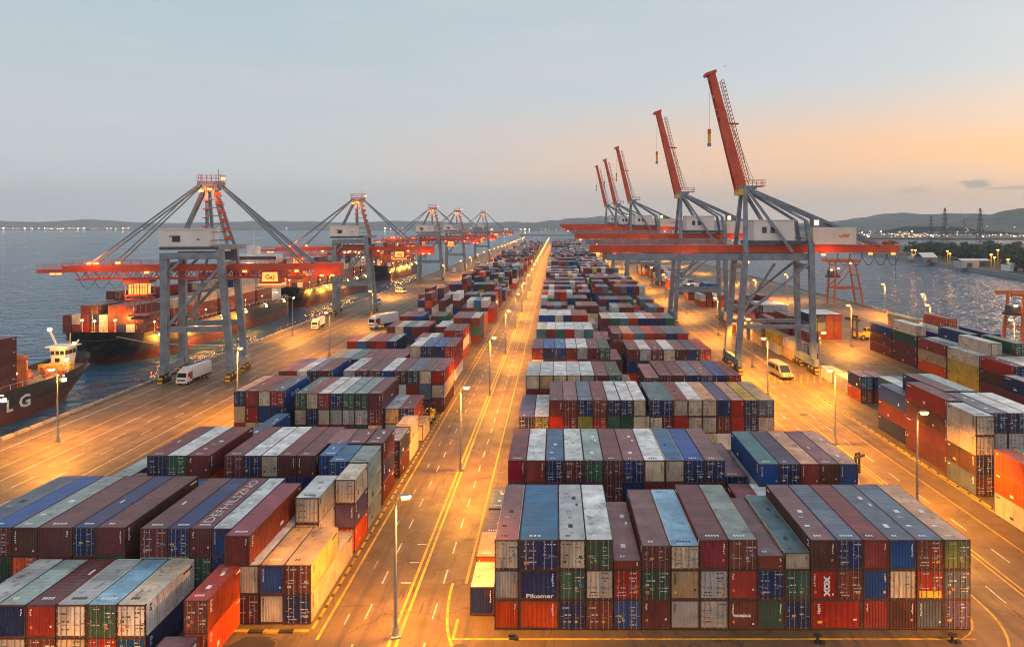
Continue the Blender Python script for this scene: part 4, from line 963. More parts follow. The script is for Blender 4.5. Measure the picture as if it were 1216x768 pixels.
def make_right_crane():
    """portal crane, boom raised; origin between the legs on the lane"""
    r = empty('quay_crane'); st, rd = M['steel'], M['crane_red']
    xa, xb = -9.0, 9.0
    for sy in (-5, 5):
        b = MB(); b.beam((xa,sy,2.4),(xa+1.9,sy*.98,28.6),1.3,1.25); o = b.build('leg', st, r); bogies(o, xa, (sy-2.2,sy+2.2))
        b = MB(); b.beam((xb,sy,2.4),(xb-.6,sy,31.0),1.25,1.2); o = b.build('leg', st, r); bogies(o, xb, (sy-2.2,sy+2.2))
        b = MB(); b.beam((xa+1.9,sy*.98,28.6),(xa+2.8,sy*.3,44.6),1.05,1.05,0,.8,.8); b.build('tower_post', st, r)
        b = MB(); b.box(xa+1.3, xb-.5, sy-.35, sy+.35, 10.6, 11.5); b.build('portal_tie', st, r)
        b = MB(); b.beam((xa+.9,sy,13.2),(xb-.8,sy,26.2),.55); b.build('diagonal_brace', st, r)
        b = MB(); b.beam((xa+3.0,sy*.3,44.0),(xb-4.8,sy*.9,28.8),.7,.7); b.build('tower_brace', st, r)
        b = MB(); b.beam((xa+3.2,sy*.3,44.2),(xb+17.5,sy*.45,30.2),.62,.62); b.build('back_stay', st, r)
        b = MB(); b.beam((xa+4.0,sy*.25,43.6),(xb-1.2,sy*.7,36.2),.6,.6); b.beam((xb-1.2,sy*.7,36.2),(xb-.4,sy*.7,31.0),.8,.8); b.build('tower_brace', st, r)
        b = MB(); b.box(-40.0, xb+.6, sy*.62-.45, sy*.62+.45, 26.7, 28.3); b.build('portal_beam', st, r)
    b = MB(); b.beam((xa+2.6,1,13.4),(2.0,1.8,25.6),.5); b.build('diagonal_brace', st, r)
    for x in (xa, xb):
        b = MB(); b.box(x-.5, x+.5, -7.0, 7.0, 1.9, 3.6); b.build('sill_beam', st, r)
    for x in (xa+1.7, xb-.5):
        b = MB(); b.box(x-.4, x+.4, -4.6, 4.6, 24.6, 25.7); b.build('cross_beam', st, r)
    b = MB()
    for sy in (-1.5, 1.5):
        b.box(-44, 31, sy-.4, sy+.4, 28.5, 30.3)
        for k in range(20): x = -42+k*1.9; b.beam((x,sy,28.5),(x+.95,sy,27.4),.14); b.beam((x+.95,sy,27.4),(x+1.9,sy,28.5),.14)
    for k in range(18): b.box(-43+k*4.2,-42.6+k*4.2,-1.1,1.1,28.9,29.4)
    gd = b.build('girder', rd, r)
    b = MB(); 
    for sy in (-1.95, 1.95): railing(b, (-43,sy,30.3),(-10,sy,30.3)); railing(b, (20,sy,30.3),(31,sy,30.3), 1.05, 1.2)
    b.build('railing', rd, gd)
    b = MB()
    for k in range(6):
        x = 13+k*3.0; pts = [(x+3.6*t, -1.2, 28.3-3.0*math.sin(math.pi*t)) for t in (0,.2,.4,.6,.8,1)]; b.path(pts, .08)
    b.beam((30.4,-1.2,28.4),(30.4,-1.2,21.0),.06); b.build('festoon_cable', M['steel_dark'], gd)
    b = MB(); b.box(-4.6,5.2,-3.0,3.2,31.4,36.2); b.box(-4.8,5.4,-3.2,3.4,36.2,36.4); mh = b.build('machinery_house', M['house_white'], r)
    b = MB()
    for x in (-2.6,-.6): b.box(x,x+1.1,-3.03,-3.005,33.2,34.7)
    b.build('window', M['glass'], mh)
    b = MB(); b.box(-6,9.5,-3.3,3.4,30.5,31.35); b.build('house_deck', M['steel_dark'], r)
    b = MB(); b.box(9.6,20.0,-3.2,2.2,30.45,34.6); ch = b.build('winch_house', plain('winch_house_cream', (.62,.55,.47), .5, 0, .1, .3), r)
    b = MB(); b.box(15.8,18.2,-3.23,-3.205,32.2,32.6); b.box(16.6,18.4,-3.23,-3.205,32.65,32.95); b.build('wall_emblem', M['mark_orange'], ch)
    b = MB(); b.box(9.8,12.0,-2.6,-.4,34.65,36.6); b.box(12.3,15,-1.6,1.4,34.65,35.6); b.build('roof_unit', M['steel'], ch)
    b = MB(); b.box(10.1,11.2,-2.64,-2.605,35.1,36.3); b.build('lit_window', M['window_lit'], ch)
    b = MB(); b.box(-7.9,-3.4,-1.6,1.6,43.9,44.7); hd = b.build('tower_head', st, r)
    b = MB()
    for sy in (-1.6,1.6): railing(b, (-5.6,sy,44.7),(-1.4,sy,44.7),1.4,1.0)
    railing(b, (-1.4,-1.6,44.7),(-1.4,1.6,44.7),1.4,1.0); b.box(-5.6,-1.4,-1.6,1.6,44.5,44.7); b.build('head_railing', rd, hd)
    b = MB(); b.box(-8.0,-6.6,-2.0,2.0,42.4,43.9); b.build('hinge_block', M['hazard_yellow'], hd)
    # raised boom, leaning over the stacks
    p0, p1 = Vector((-6.8,0,43.2)), Vector((-14.2,0,72.0)); d = (p1-p0).normalized(); nrm = Vector((d.z,0,-d.x)); b = MB()
    for sy in (-1.25, 1.25): b.beam(p0+Vector((0,sy,0)), p1+Vector((0,sy*.9,0)), 2.4, .55, 0, 1.5, .5)
    # connect plates between the two girders, open near the tip
    L = (p1-p0).length
    for t0, t1 in ((.02,.60),(.64,.66),(.70,.72),(.80,.83),(.95,1.0)):
        b.beam(p0+d*L*t0, p0+d*L*t1, 1.7, 2.1)
    b.beam(p1-Vector((1.5,0,.3)), p1+Vector((1.0,0,.6)), 3.2, .7)
    bo = b.build('boom', rd, r)
    b = MB(); q0 = p0+nrm*1.9; 
    for sy in (-.7,.7): b.beam(q0+Vector((0,sy,0))+d*2, q0+Vector((0,sy,0))+d*(L-2), .12)
    b.beam(q0+nrm*.8+d*2, q0+nrm*.8+d*(L-2), .12)
    for k in range(26): 
        c_ = q0+d*(2+k*1.0); b.beam(c_-Vector((0,.7,0)), c_+nrm*.8, .09); b.beam(c_+nrm*.8, c_+Vector((0,.7,0)), .09); b.beam(c_-nrm*.7, c_+nrm*.8+d*.9, .09)
    b.build('boom_ladder', M['crane_red'], bo)
    b = MB(); c_ = p0+d*L*.58; b.box(c_.x+1.2,c_.x+3.6,-.5,.5,c_.z-.15,c_.z+.15); b.build('boom_outrigger', rd, bo)
    b = MB(); b.tube(p0+d*L*.58+Vector((2,0,0)), (-3.4,.6,45.6), .05, 5); b.tube(p0+d*L*.72+nrm*1.2, (-4.4,-.6,45.8), .05, 5); b.build('boom_cable', M['steel_dark'], r)
    hk = p0+d*L*.86-nrm*1.5; b = MB(); b.tube(hk, hk-Vector((0,0,9.0)), .04, 5, 0); b.box(hk.x-.35,hk.x+.35,-.35,.35,hk.z-10.2,hk.z-9.0,1); b.box(hk.x-.3,hk.x+.3,-.3,.3,hk.z-12.4,hk.z-10.3,2); b.box(hk.x-.4,hk.x+.4,-.4,.4,hk.z-13.2,hk.z-12.4,3)
    b.build('hook_block', [M['steel_dark'], M['crane_red'], M['hazard_yellow'], M['mark_blue']], bo)
    for x, y, z in ((-30,-2,27.1),(-20,-2.2,27.0),(-18.8,-2.2,27.0),(-6.0,-2.2,26.2),(12.4,-2.4,28.0),(18.5,-2.2,31.0),(-38,-1.9,28.1),(-42,-1.9,28.2),(-34,-2.0,27.1),(-26,-2.0,27.1),(-23,-2.0,27.1),(-14,-2.2,27.1),(24,-1.9,28.2),(29.5,-1.9,28.2)):
        b = MB(); b.box(x-.4,x+.4,y-.28,y+.28,z-.2,z+.2); b.build('floodlight', M['lens_red'] if z > 27.05 else M['lit_warm'], r)
    plight(r, (-20,-3,25.5), pt_d); plight(r, (13,-4,27), pt_d); plight(r, (-34,0,26.6), pt_d)
    return r
CR2 = make_right_crane()
RC = [(52.2,165,1.0,'nearest crane with raised orange boom over the crane lane'),(52.0,247,1.06,'second crane with raised orange boom'),(51.5,402,1.13,'third crane with raised orange boom, beyond the second'),(51.0,492,1.15,'fourth crane with raised orange boom, thin in the distance'),(51.0,586,1.2,'farthest crane with raised orange boom')]
for k, (x, y, s, lab) in enumerate(RC):
    o = CR2 if k == 0 else copy_tree(CR2)
    o.location = (x,y,0); o.scale = (1 if k == 0 else (1+(s-1)*.4), s, s); tag(o, lab, 'crane', 'cranes with raised booms')

# orange gantries on the right quay
def make_gantry():
    r = empty('portal_gantry'); og = M['gantry_orange']
    for sy in (-4, 4):
        b = MB(); b.beam((6.5,sy,0),(3.0,sy*.8,19),.75,.75,0,.55,.55); b.build('leg', og, r)
        b = MB(); b.beam((-6.5,sy,0),(-5.5,sy*.8,19),.75,.75,0,.55,.55); b.build('leg', og, r)
        b = MB(); b.box(-6.2, 5.4, sy*.9-.3, sy*.9+.3, 7.2, 7.9); b.build('cross_beam', og, r)
        b = MB(); b.box(-9.0, 5.0, sy*.8-.4, sy*.8+.4, 19.0, 20.2); b.build('top_girder', og, r)
        b = MB(); b.beam((-5.8,sy*.9,8),(3.2,sy*.8,18.5),.4); b.build('diagonal_brace', og, r)
    b = MB()
    for z in (7.4, 13): b.box(5.0-(.0 if z < 10 else .6),5.6-(.0 if z < 10 else .6),-3.4,3.4,z,z+.5); b.box(-6.2,-5.7,-3.4,3.4,z,z+.5)
    b.build('tie_beam', og, r)
    b = MB(); b.box(-8,-3,-2.2,2.2,12.2,13.0); b.box(-7.4,-4,-1.6,1.6,13,15.4); pf = b.build('operator_platform', M['steel_dark'], r)
    b = MB(); railing(b, (-8,-2.2,13),(-3,-2.2,13)); railing(b, (-8,2.2,13),(-3,2.2,13)); b.build('railing', og, pf)
    for x, y, z in ((-7,-2.3,15.6),(-4,-2.3,16.2),(1,-3,18.6)):
        b = MB(); b.box(x-.35,x+.35,y-.3,y+.3,z-.2,z+.2); b.build('floodlight', M['lit_warm'], r)
    return r
gA = make_gantry(); gA.location = (128,298,0); tag(gA, 'orange portal gantry with splayed legs on the right quay, under the jib end', 'gantry', 'orange gantries')
gB = copy_tree(gA); gB.location = (134.5,189,0); gB.scale = (1,1,.82); tag(gB, 'orange gantry leg cut off by the right edge of the picture', 'gantry', 'orange gantries')

# ------------------------------------------------------------------ ships
deck_d = bpy.data.lights.new('deck_light', 'POINT'); deck_d.energy = 2200; deck_d.color = (1,.40,.06); deck_d.shadow_soft_size = .5
over_d = bpy.data.lights.new('added_overside_light', 'POINT'); over_d.energy = 5000; over_d.color = (1,.36,.04); over_d.shadow_soft_size = .6  # added light that makes orange glints on the water beside the hulls
def hull_half(s, t, B, rake, bl):
    u = (s - rake*(1-t)) / bl
    if u <= 0: return 0.
    return B/2 * min(1., (1-(1-min(1,u))**2.0)**(.62 - .12*t))
def ship(name_label, xc, ytip, rz, L, B, zd, letters=None, house_at=None, extra=None):
    r = empty('container_ship', (xc, ytip, 0), rz, name_label, 'ship', 'ships moored along the quay')
    rake, bl = 7.0, 22.0; zl = [ZW-1.5, ZW+.2, ZW+3.0, ZW+4.8, zd-.6, zd+.5]
    st = [0,.8,2,3.5,5.5,8,11,15,20,26,34,50,L*.55,L*.75,L-4,L]
    def sec(s, z, bow=True):
        t = min(1, max(0, (z-ZW)/(zd-ZW))); hb = hull_half(s, t, B, rake, bl)
        if s > L-5: hb *= .93 if s < L else .86
        sheer = max(0, (18-s)/18)**2*2.0 if z > zd-1 else 0
        return hb, z+sheer
    def shell(z0s, nm, mat):
        b = MB()
        for zi in range(len(z0s)-1):
            for si in range(len(st)-1):
                for sd_ in (-1, 1):
                    q = []
                    for s_, z in ((st[si],z0s[zi]),(st[si+1],z0s[zi]),(st[si+1],z0s[zi+1]),(st[si],z0s[zi+1])):
                        t = min(1, max(0, (z-ZW)/(zd-ZW))); s2 = max(s_, rake*(1-t)); hb, zz = sec(s2, z); q.append((sd_*hb, s2, zz))
                    b.poly(q if sd_ > 0 else q[::-1])
        return b.build(nm, mat, r)
    h = shell(zl[2:], 'hull', M['hull_black']); shell(zl[:3], 'lower_hull', M['hull_red'])
    b = MB(); hbE = B/2*.86
    b.poly([(-hbE,L,ZW-1.5),(hbE,L,ZW-1.5),(hbE,L,zd+.5),(-hbE,L,zd+.5)]); b.build('transom', M['hull_black'], r)
    b = MB(); pts = [(hull_half(s_,1,B,rake,bl)*.985, s_) for s_ in st[1:]]
    for (xa, ya), (xb_, yb) in zip(pts, pts[1:]): b.poly([(-xa,ya,zd-.1),(xa,ya,zd-.1),(xb_,yb,zd-.1),(-xb_,yb,zd-.1)])
    b.build('deck', M['deck'], r)
    # bow gear, hatch coamings and rail posts
    b = MB()
    for x in (-1.6,1.6): b.tube((x-.8,7.5,zd+.7),(x+.8,7.5,zd+.7),.7,10); b.box(x-1,x+1,6.8,8.2,zd-.1,zd+.4)
    b.tube((0,4.6,zd-.1),(0,4.6,zd+7.5),.2,8,0,.1); b.box(-2.4,2.4,10.2,11.2,zd-.1,zd+1.5)
    b.build('windlass', M['hazard_yellow'], r)
    b = MB()
    s_ = 12.
    while s_ < L-6:
        hb = hull_half(s_,1,B,rake,bl)
        for sd_ in (-1,1): b.beam((sd_*(hb-.25),s_,zd+.5),(sd_*(hb-.25),s_,zd+1.5),.09); b.beam((sd_*(hb-.25),s_,zd+1.5),(sd_*(hull_half(s_+3,1,B,rake,bl)-.25),s_+3,zd+1.5),.06)
        s_ += 3
    b.build('deck_railing', M['ship_white'], r)
    lamps_at = [(sd_*(B/2-1.0), y_) for y_ in range(14, int(L)-4, 14) for sd_ in (-1, 1)]
    b = MB()
    for x, y_ in lamps_at: b.beam((x*1.02,y_,zd),(x*1.02,y_,zd+3.2),.12)
    b.build('lamp_posts' if False else 'deck_posts', M['ship_white'], r)
    for x, y_ in lamps_at:
        b = MB(); b.box(x-.25,x+.25,y_-.25,y_+.25,zd+3.0,zd+3.4); b.build('deck_lamp', M['lit_warm'], r)
    for x, y_ in lamps_at[::3]: plight(r, (x*.93,y_+.8,zd+3.8), deck_d)
    for x, y_ in ((-4.5,7.2),(0,5.6),(4.5,7.2)) if B > 20 else ():
        b = MB(); b.beam((x,y_,zd),(x,y_,zd+4.6),.12); b.build('deck_post', M['ship_white'], r); b = MB(); b.box(x-.22,x+.22,y_-.2,y_+.2,zd+4.4,zd+4.75); b.build('deck_lamp', M['lit_warm'], r)
    if B > 20: plight(r, (0,5.2,zd+5.4), deck_d); plight(r, (7,7.6,zd+5.0), deck_d)
    qs = 1 if rz == 0 else -1                                           # the side that faces the quay
    for y_ in range(16, int(L)-8, 17):  # added lamps hung at the hull for glints on the water
        hb = hull_half(y_-2, .6, B, rake, bl)+.9; b = MB(); b.beam((qs*(hb-1.2),y_,zd+.2),(qs*hb,y_,zd+.2),.12); b.box(qs*hb-.3,qs*hb+.3,y_-.3,y_+.3,zd-1.0,zd-.4); b.build('added_overside_lamp', M['lit_warm'], r)
        if y_ < 70 and B > 20: plight(r, (qs*(hb+1.6),y_,zd-2.6), over_d)
    if house_at is not None:
        y_ = house_at; b = MB(); W_ = B*.8
        b.box(-W_/2,W_/2,y_,y_+9,zd-.1,zd+8); b.box(-W_/2+1,W_/2-1,y_+.5,y_+8.5,zd+8,zd+15.5); b.box(-W_/2-1.5,W_/2+1.5,y_+1,y_+7,zd+15.5,zd+18.6); b.box(-2,2,y_+3,y_+7,zd+18.6,zd+22)
        hs = b.build('bridge_house', M['ship_white'], r)
        b = MB()
        for zz in (2.2, 5.2, 9.6, 12.4):
            for k in range(8):
                xw = -W_*.4+k*W_*.8/7; b.box(xw-.5,xw+.5,y_-.03 if zz < 8 else y_+.47,y_-.005 if zz < 8 else y_+.495,zd+zz,zd+zz+.9)
        b.build('lit_window', M['window_lit'], hs)
        b = MB(); b.box(-W_/2-1.2,W_/2+1.2,y_+.97,y_+.995,zd+16.4,zd+17.8); b.build('bridge_window', M['glass'], hs)
        b = MB(); b.tube((0,y_+5,zd+22),(0,y_+5,zd+29),.25,8,0,.12); b.beam((-2.6,y_+5,zd+25),(2.6,y_+5,zd+25),.18); b.build('mast', M['ship_white'], hs)
        b = MB(); b.box(-.6,.6,y_-.6,y_-.2,zd+14.2,zd+15.0); b.build('searchlight', M['lit_white'], hs)
    if letters:
        for ch, s_, size, sx in letters:
            me = text_mesh(ch, size, .09); me.materials.append(M['mark_white']); o = put('hull_lettering', me, r, (-(B/2)-.06, s_, zd-2.5)); o.rotation_euler = (R(90),0,R(-90)); o.scale = (sx,1,1)
    return r
sA = ship('dark ship with white hull letters and a small forward wheelhouse, at left edge', -112, 160, R(180), 120, 14, 2.8, letters=[('G', 26.8, 3.4, 1.25), ('L', 30.6, 3.2, 1.0)])
b = MB(); b.hexa([(-1.4,5.2,4.6),(1.4,5.2,4.6),(1.4,8.4,4.6),(-1.4,8.4,4.6)], [(-1.7,4.8,9.0),(1.7,4.8,9.0),(1.7,8.7,9.0),(-1.7,8.7,9.0)]); b.box(-2.5,2.5,4.5,9,9.0,9.3); b.beam((2.2,6,9.3),(4.0,5.6,12.4),.35); b.beam((-2.2,6,9.3),(-3.0,6,10.4),.25)
wh = b.build('wheelhouse', M['ship_white'], sA); wh.location.z = -1.4
b = MB()
for k in range(3): b.box(-1.5+k*1.05,-.7+k*1.05,8.68,8.76,7.4,8.3)
for k in range(3): b.box(-1.72,-1.6,5.2+k*1.15,6.1+k*1.15,7.4,8.3)
b.box(-.5,.5,8.6,8.7,5.8,6.6); b.build('window', M['glass'], wh)
b = MB(); b.box(3.7,4.3,5.3,5.9,12.4,12.9); b.box(-2.2,-1.8,6,6.4,9.4,9.8); b.build('masthead_lamp', M['lit_warm'], wh)
b = MB(); b.tube((-4.2,24.8,4.1),(-4.2,24.8,9.8),1.5,16,0,1.5); b.tube((-4.2,24.8,9.8),(-4.2,24.8,10.6),1.5,16,0,.7); b.build('ventilator', M['gantry_orange'], sA).location.z = -1.4
for k in range(7):
    b = MB(); b.box(-4.6+k*1.3,-3.8+k*1.3,12+(k % 3)*3.0,13.6+(k % 3)*3.0,4.1,4.9+(k % 2)*.7); b.build('deck_crate', M['gantry_orange'], sA).location.z = -1.4
for k in range(1): plight(sA, (-3.0+k*2.6,12+k*4.5,8.2), deck_d)
sB = ship('long black ship with red waterline, moored behind the nearest crane', -125, 177, 0, 112, 24, 4.6, house_at=97)
sC = ship('third ship along the quay, bow behind the bright mast light', -126, 300, 0, 128, 24, 5.6, house_at=112)
sD = ship('farthest ship, a bright-lit white bridge by the third crane', -125, 458, 0, 100, 24, 5.6, house_at=78)
# mooring lines
b = MB(); b.path([(-118,181,5.2),(-112,186,2.6),(-104,192,1.0),(-95,197,.2),(-87.2,200,.5)], .09); tag(b.build('mooring_line', M['ship_white']), 'pale mooring rope from the black ship bow to the quay', 'rope')

# ------------------------------------------------------------------ vehicles
def wheel(parent, x, y, r_=.5, w_=.3):
    b = MB(); b.tube((x-w_/2,y,r_),(x+w_/2,y,r_),r_,14); t = b.build('wheel', M['rubber'], parent)
    b = MB(); b.tube((x-w_/2-.01,y,r_),(x+w_/2+.01,y,r_),r_*.5,10); b.build('rim', M['rod'], t)
def box_truck():
    """faces -Y"""
    r = empty('box_truck'); b = MB()
    b.hexa([(-1.2,0,.75),(1.2,0,.75),(1.2,2.1,.75),(-1.2,2.1,.75)], [(-1.12,.28,2.9),(1.12,.28,2.9),(1.12,2.1,2.9),(-1.12,2.1,2.9)]); b.box(-1.22,1.22,-.08,.3,.5,1.0); b.box(-1.0,1.0,.7,2.0,2.9,3.3); cb = b.build('cab', M['truck_white'], r)
    b = MB(); b.poly([(-1.05,.09,1.75),(1.05,.09,1.75),(1.0,.235,2.7),(-1.0,.235,2.7)]); b.build('windscreen', M['glass'], cb)
    b = MB(); 
    for s_ in (-1,1): b.box(s_*1.19-.02,s_*1.19+.02,.7,1.6,1.75,2.6)
    b.build('side_window', M['glass'], cb)
    for s_ in (-1,1):
        b = MB(); b.box(s_*.85-.2,s_*.85+.2,-.11,-.08,.68,.9); b.build('headlight', M['mark_white'], cb)
        b = MB(); b.box(s_*1.23-.025,s_*1.23+.025,1.2,2.08,1.2,2.85); b.build('side_panel', M['truck_red'], cb)
    b = MB(); b.box(-.9,.9,-.1,-.082,1.0,1.3); b.build('grille', M['black'], cb)
    b = MB(); b.box(-1.25,1.25,2.3,9.4,1.1,3.75); cg = b.build('cargo_box', M['truck_white'], r)
    b = MB(); b.box(-1.15,-.2,2.4,9.3,3.75,3.85); b.build('roof_strip', M['purple'] if 'purple' in M else M['mark_dark'], cg)
    b = MB(); b.box(-.5,.5,.4,9.2,.7,1.1); b.box(-1.1,1.1,9.2,9.35,.55,1.1); b.build('chassis', M['steel_dark'], r)
    for x in (-1.0,1.0):
        for y in (1.1,6.6,7.8): wheel(r, x, y)
    return r
def van():
    r = empty('delivery_van'); b = MB()
    b.hexa([(-1,0,.45),(1,0,.45),(1,5.6,.45),(-1,5.6,.45)], [(-1,.1,1.15),(1,.1,1.15),(1,5.6,1.15),(-1,5.6,1.15)]); b.hexa([(-1,.7,1.15),(1,.7,1.15),(1,5.6,1.15),(-1,5.6,1.15)], [(-.88,1.7,2.45),(.88,1.7,2.45),(.9,5.5,2.5),(-.9,5.5,2.5)]); bd_ = b.build('body', M['truck_white'], r)
    b = MB(); b.poly([(-.86,.75,1.25),(.86,.75,1.25),(.8,1.54,2.3),(-.8,1.54,2.3)]); b.build('windscreen', M['glass'], bd_)
    b = MB()
    for s_ in (-1,1): b.hexa([(s_*.99-.01,1.3,1.3),(s_*.99+.01,1.3,1.3),(s_*.99+.01,2.6,1.3),(s_*.99-.01,2.6,1.3)],[(s_*.92-.01,1.9,2.1),(s_*.92+.01,1.9,2.1),(s_*.92+.01,2.6,2.1),(s_*.92-.01,2.6,2.1)])
    b.build('side_window', M['glass'], bd_)
    b = MB()
    for s_ in (-1,1): b.hexa([(s_*.995-.012,2.9,1.35),(s_*.995+.012,2.9,1.35),(s_*.995+.012,5.3,1.35),(s_*.995-.012,5.3,1.35)],[(s_*.925-.012,2.9,2.1),(s_*.925+.012,2.9,2.1),(s_*.925+.012,5.3,2.1),(s_*.925-.012,5.3,2.1)])
    b.build('side_window', M['glass'], bd_)
    for s_ in (-1,1):
        b = MB(); b.box(s_*.75-.16,s_*.75+.16,-.03,.0,.75,.95); b.build('headlight', M['mark_white'], bd_)
    b = MB(); b.box(-.98,.98,-.07,.05,.4,.62); b.build('bumper', M['black'], bd_)
    for x in (-.86,.86):
        for y in (1.0,4.5): wheel(r, x, y, .36, .22)
    return r
def reach_stacker():
    """faces -Y"""
    r = empty('reach_stacker'); b = MB()
    b.box(-1.5,1.5,0,6.5,.9,1.9); b.box(-1.4,1.4,4.8,6.6,1.9,2.7); b.build('chassis', M['hazard_yellow'], r)
    b = MB(); b.box(-.7,.7,3.2,4.7,1.9,3.6); cb = b.build('cab', M['hazard_yellow'], r)
    b = MB(); b.box(-.6,.6,3.17,3.195,2.5,3.4); b.box(-.72,-.705,3.4,4.5,2.5,3.4); b.box(.705,.72,3.4,4.5,2.5,3.4); b.build('window', M['glass'], cb)
    b = MB(); b.box(-1.2,-.8,-1.2,-.6,.4,7.5); b.box(.8,1.2,-1.2,-.6,.4,7.5); b.box(-1.2,1.2,-1.2,-.7,7.0,7.5); b.box(-1.2,1.2,-1.2,-.7,3.0,3.4); b.build('mast', M['casting'], r)
    b = MB(); b.box(-2.8,2.8,-1.9,-1.25,6.0,6.7); b.build('spreader', M['casting'], r)
    for x in (-1.4,1.4):
        for y in (.9,5.4): wheel(r, x, y, .85, .6)
    return r
M['purple'] = plain('roof_tarpaulin', (.07,.06,.12), .6)
T = box_truck(); T.location = (-82.0,147.5,0); T.rotation_euler = (0,0,R(-4)); tag(T, 'white box truck with red cab sides under the nearest crane legs', 'truck', 'trucks on the apron')
def another(proto, x, y, rz, label, cat, group=None, s=1):
    o = copy_tree(proto); o.location = (x,y,0); o.rotation_euler = (0,0,rz); o.scale = (s,s,s); tag(o, label, cat, group); return o
another(T, -81, 226, R(4), 'small white truck driving on the quay before the second crane', 'truck', 'trucks on the apron', .95)
another(T, -62.5, 228, R(-28), 'white trailer truck turning beside the low container rows', 'truck', 'trucks on the apron', 1.25)
another(T, -66, 575, R(10), 'dark small truck far along the ship-side apron', 'truck', 'trucks on the apron', 1.1)
V = van(); V.location = (52.6,152.5,0); V.rotation_euler = (0,0,R(4)); V.scale = (1.3,1.6,1.25); tag(V, 'white passenger van painted with lamplit tan in the crane lane under the near crane', 'van', 'vans in the port')
another(V, -80.5, 296, R(-8), 'white van parked beside the second crane leg', 'van', 'vans in the port', 1.15)
another(V, -78, 350, R(60), 'pale van crossing the quay beyond the second crane', 'van', 'vans in the port', 1.1)
another(V, -86+9, 505, R(0), 'white van near the third crane, small in the distance', 'van', 'vans in the port', 1.1)
vt = plain('van_lamplit_tan', (.36,.29,.21), .4, 0, .12)  # white van: the tan of the lamplight is put into its body colour
for ch in V.children:
    if ch.name.startswith('body'): setmat(ch, vt)
RS = reach_stacker(); RS.location = (92.5,207,0); RS.rotation_euler = (0,0,R(-70)); tag(RS, 'yellow and black reach stacker on the far yard roadway', 'reach stacker', 'reach stackers')
another(RS, -22.8, 118.6, R(0), 'yellow reach stacker tucked at the ship-side kerb beside the road', 'reach stacker', 'reach stackers', .62)
another(RS, 42.2, 95, R(35), 'small dark lift truck behind the peach-roofed containers', 'reach stacker', 'reach stackers', .42)
# small gear on the ground by the front stack
for i, (x, y, lab) in enumerate(((22.0,56.6,'black coupling post on the yellow line before the front row'),(33.4,56.7,'black coupling post at the front stack corner'),(-3.7,57.2,'low black twist-lock bin before the orange containers'))):
    b = MB(); b.box(-.25,.25,-.2,.2,0,.12); b.tube((0,0,.12),(0,0,.75 if i < 2 else .3),.12,8); b.box(-.32,.32,-.12,.12,.55 if i < 2 else .2,.72 if i < 2 else .36); b.box(.2,.55,-.3,.05,0,.22)
    tag(b.build('coupling_post', M['black'], loc=(x,y,0)), lab, 'post', 'black posts by the front row')
b = MB()
b.poly([(-.5,0,.12),(0,.12,0),(0,-.12,0)]); b.poly([(.5,0,.12),(0,-.12,0),(0,.12,0)]); b.hexa([(-.06,-.3,-.05),(.06,-.3,-.05),(.06,.3,-.05),(-.06,.3,-.05)],[(-.03,-.25,.05),(.03,-.25,.05),(.03,.3,.05),(-.03,.3,.05)])
tag(b.build('bird', M['black'], loc=(P2X(861,150), 150, 35+(268-79)*150/800)), 'tiny dark bird flying above the tallest raised boom', 'bird')

# ------------------------------------------------------------------ far side: land, trees, pylons, hills, town lights
b = MB(); pts = [(255,300),(324,467),(377,718),(430,980),(520,1180),(900,1330),(2600,1400),(2600,300)]
n = len(pts)
b.poly([(x,y,-.4) for x, y in pts][::-1][::-1]); 
for (xa,ya), (xb_,yb) in zip(pts, pts[1:]+pts[:1]): b.poly([(xa,ya,-5),(xb_,yb,-5),(xb_,yb,-.4),(xa,ya,-.4)], 1)
structure('far_bank', b, [M['land'], M['concrete']])
b = MB()
for (xa,ya), (xb_,yb) in zip(pts[:4], pts[1:5]): b.beam((xa+1,ya,-.1),(xb_+1,yb,-.1),1.2,1.2)
structure('far_quay_edge', b, M['concrete'])
def make_tree(seed, h, w_):
    r = random.Random(seed); root = empty('broadleaf_tree'); b = MB(); b.tube((0,0,0),(.2,0,h*.5),.35,7,0,.16)
    for k in range(5): a = k*1.3; b.tube((.15,0,h*.3+k*.3),(math.cos(a)*w_*.32,math.sin(a)*w_*.32,h*.55+k*.4),.13,5,0,.05)
    b.build('trunk', M['bark'], root); b = MB(); cl = [(r.uniform(-.32,.32)*w_, r.uniform(-.32,.32)*w_, h*r.uniform(.42,.85), w_*r.uniform(.16,.28)) for _ in range(11)]
    for k in range(900):
        cx, cy_, cz, cr = r.choice(cl); d_ = Vector((r.gauss(0,1), r.gauss(0,1), r.gauss(0,.8))).normalized()*cr*r.uniform(.5,1.05)
        c_ = Vector((cx,cy_,cz))+d_; u = Vector((r.gauss(0,1),r.gauss(0,1),r.gauss(0,1))).normalized(); v_ = u.cross(d_.normalized()); 
        if v_.length < .1: continue
        v_.normalize(); s_ = r.uniform(.25,.55); b.poly([c_-u*s_-v_*s_*.6, c_+u*s_-v_*s_*.6, c_+u*s_+v_*s_*.6, c_-u*s_+v_*s_*.6])
    b.build('crown', M['leaf'], root); return root
TR = [make_tree(3,11,10), make_tree(5,9,11), make_tree(9,13,9)]; used = [False]*3
tl = ['rounded dark tree on the far bank','low spreading dark tree on the far bank','tall narrow dark tree on the far bank']
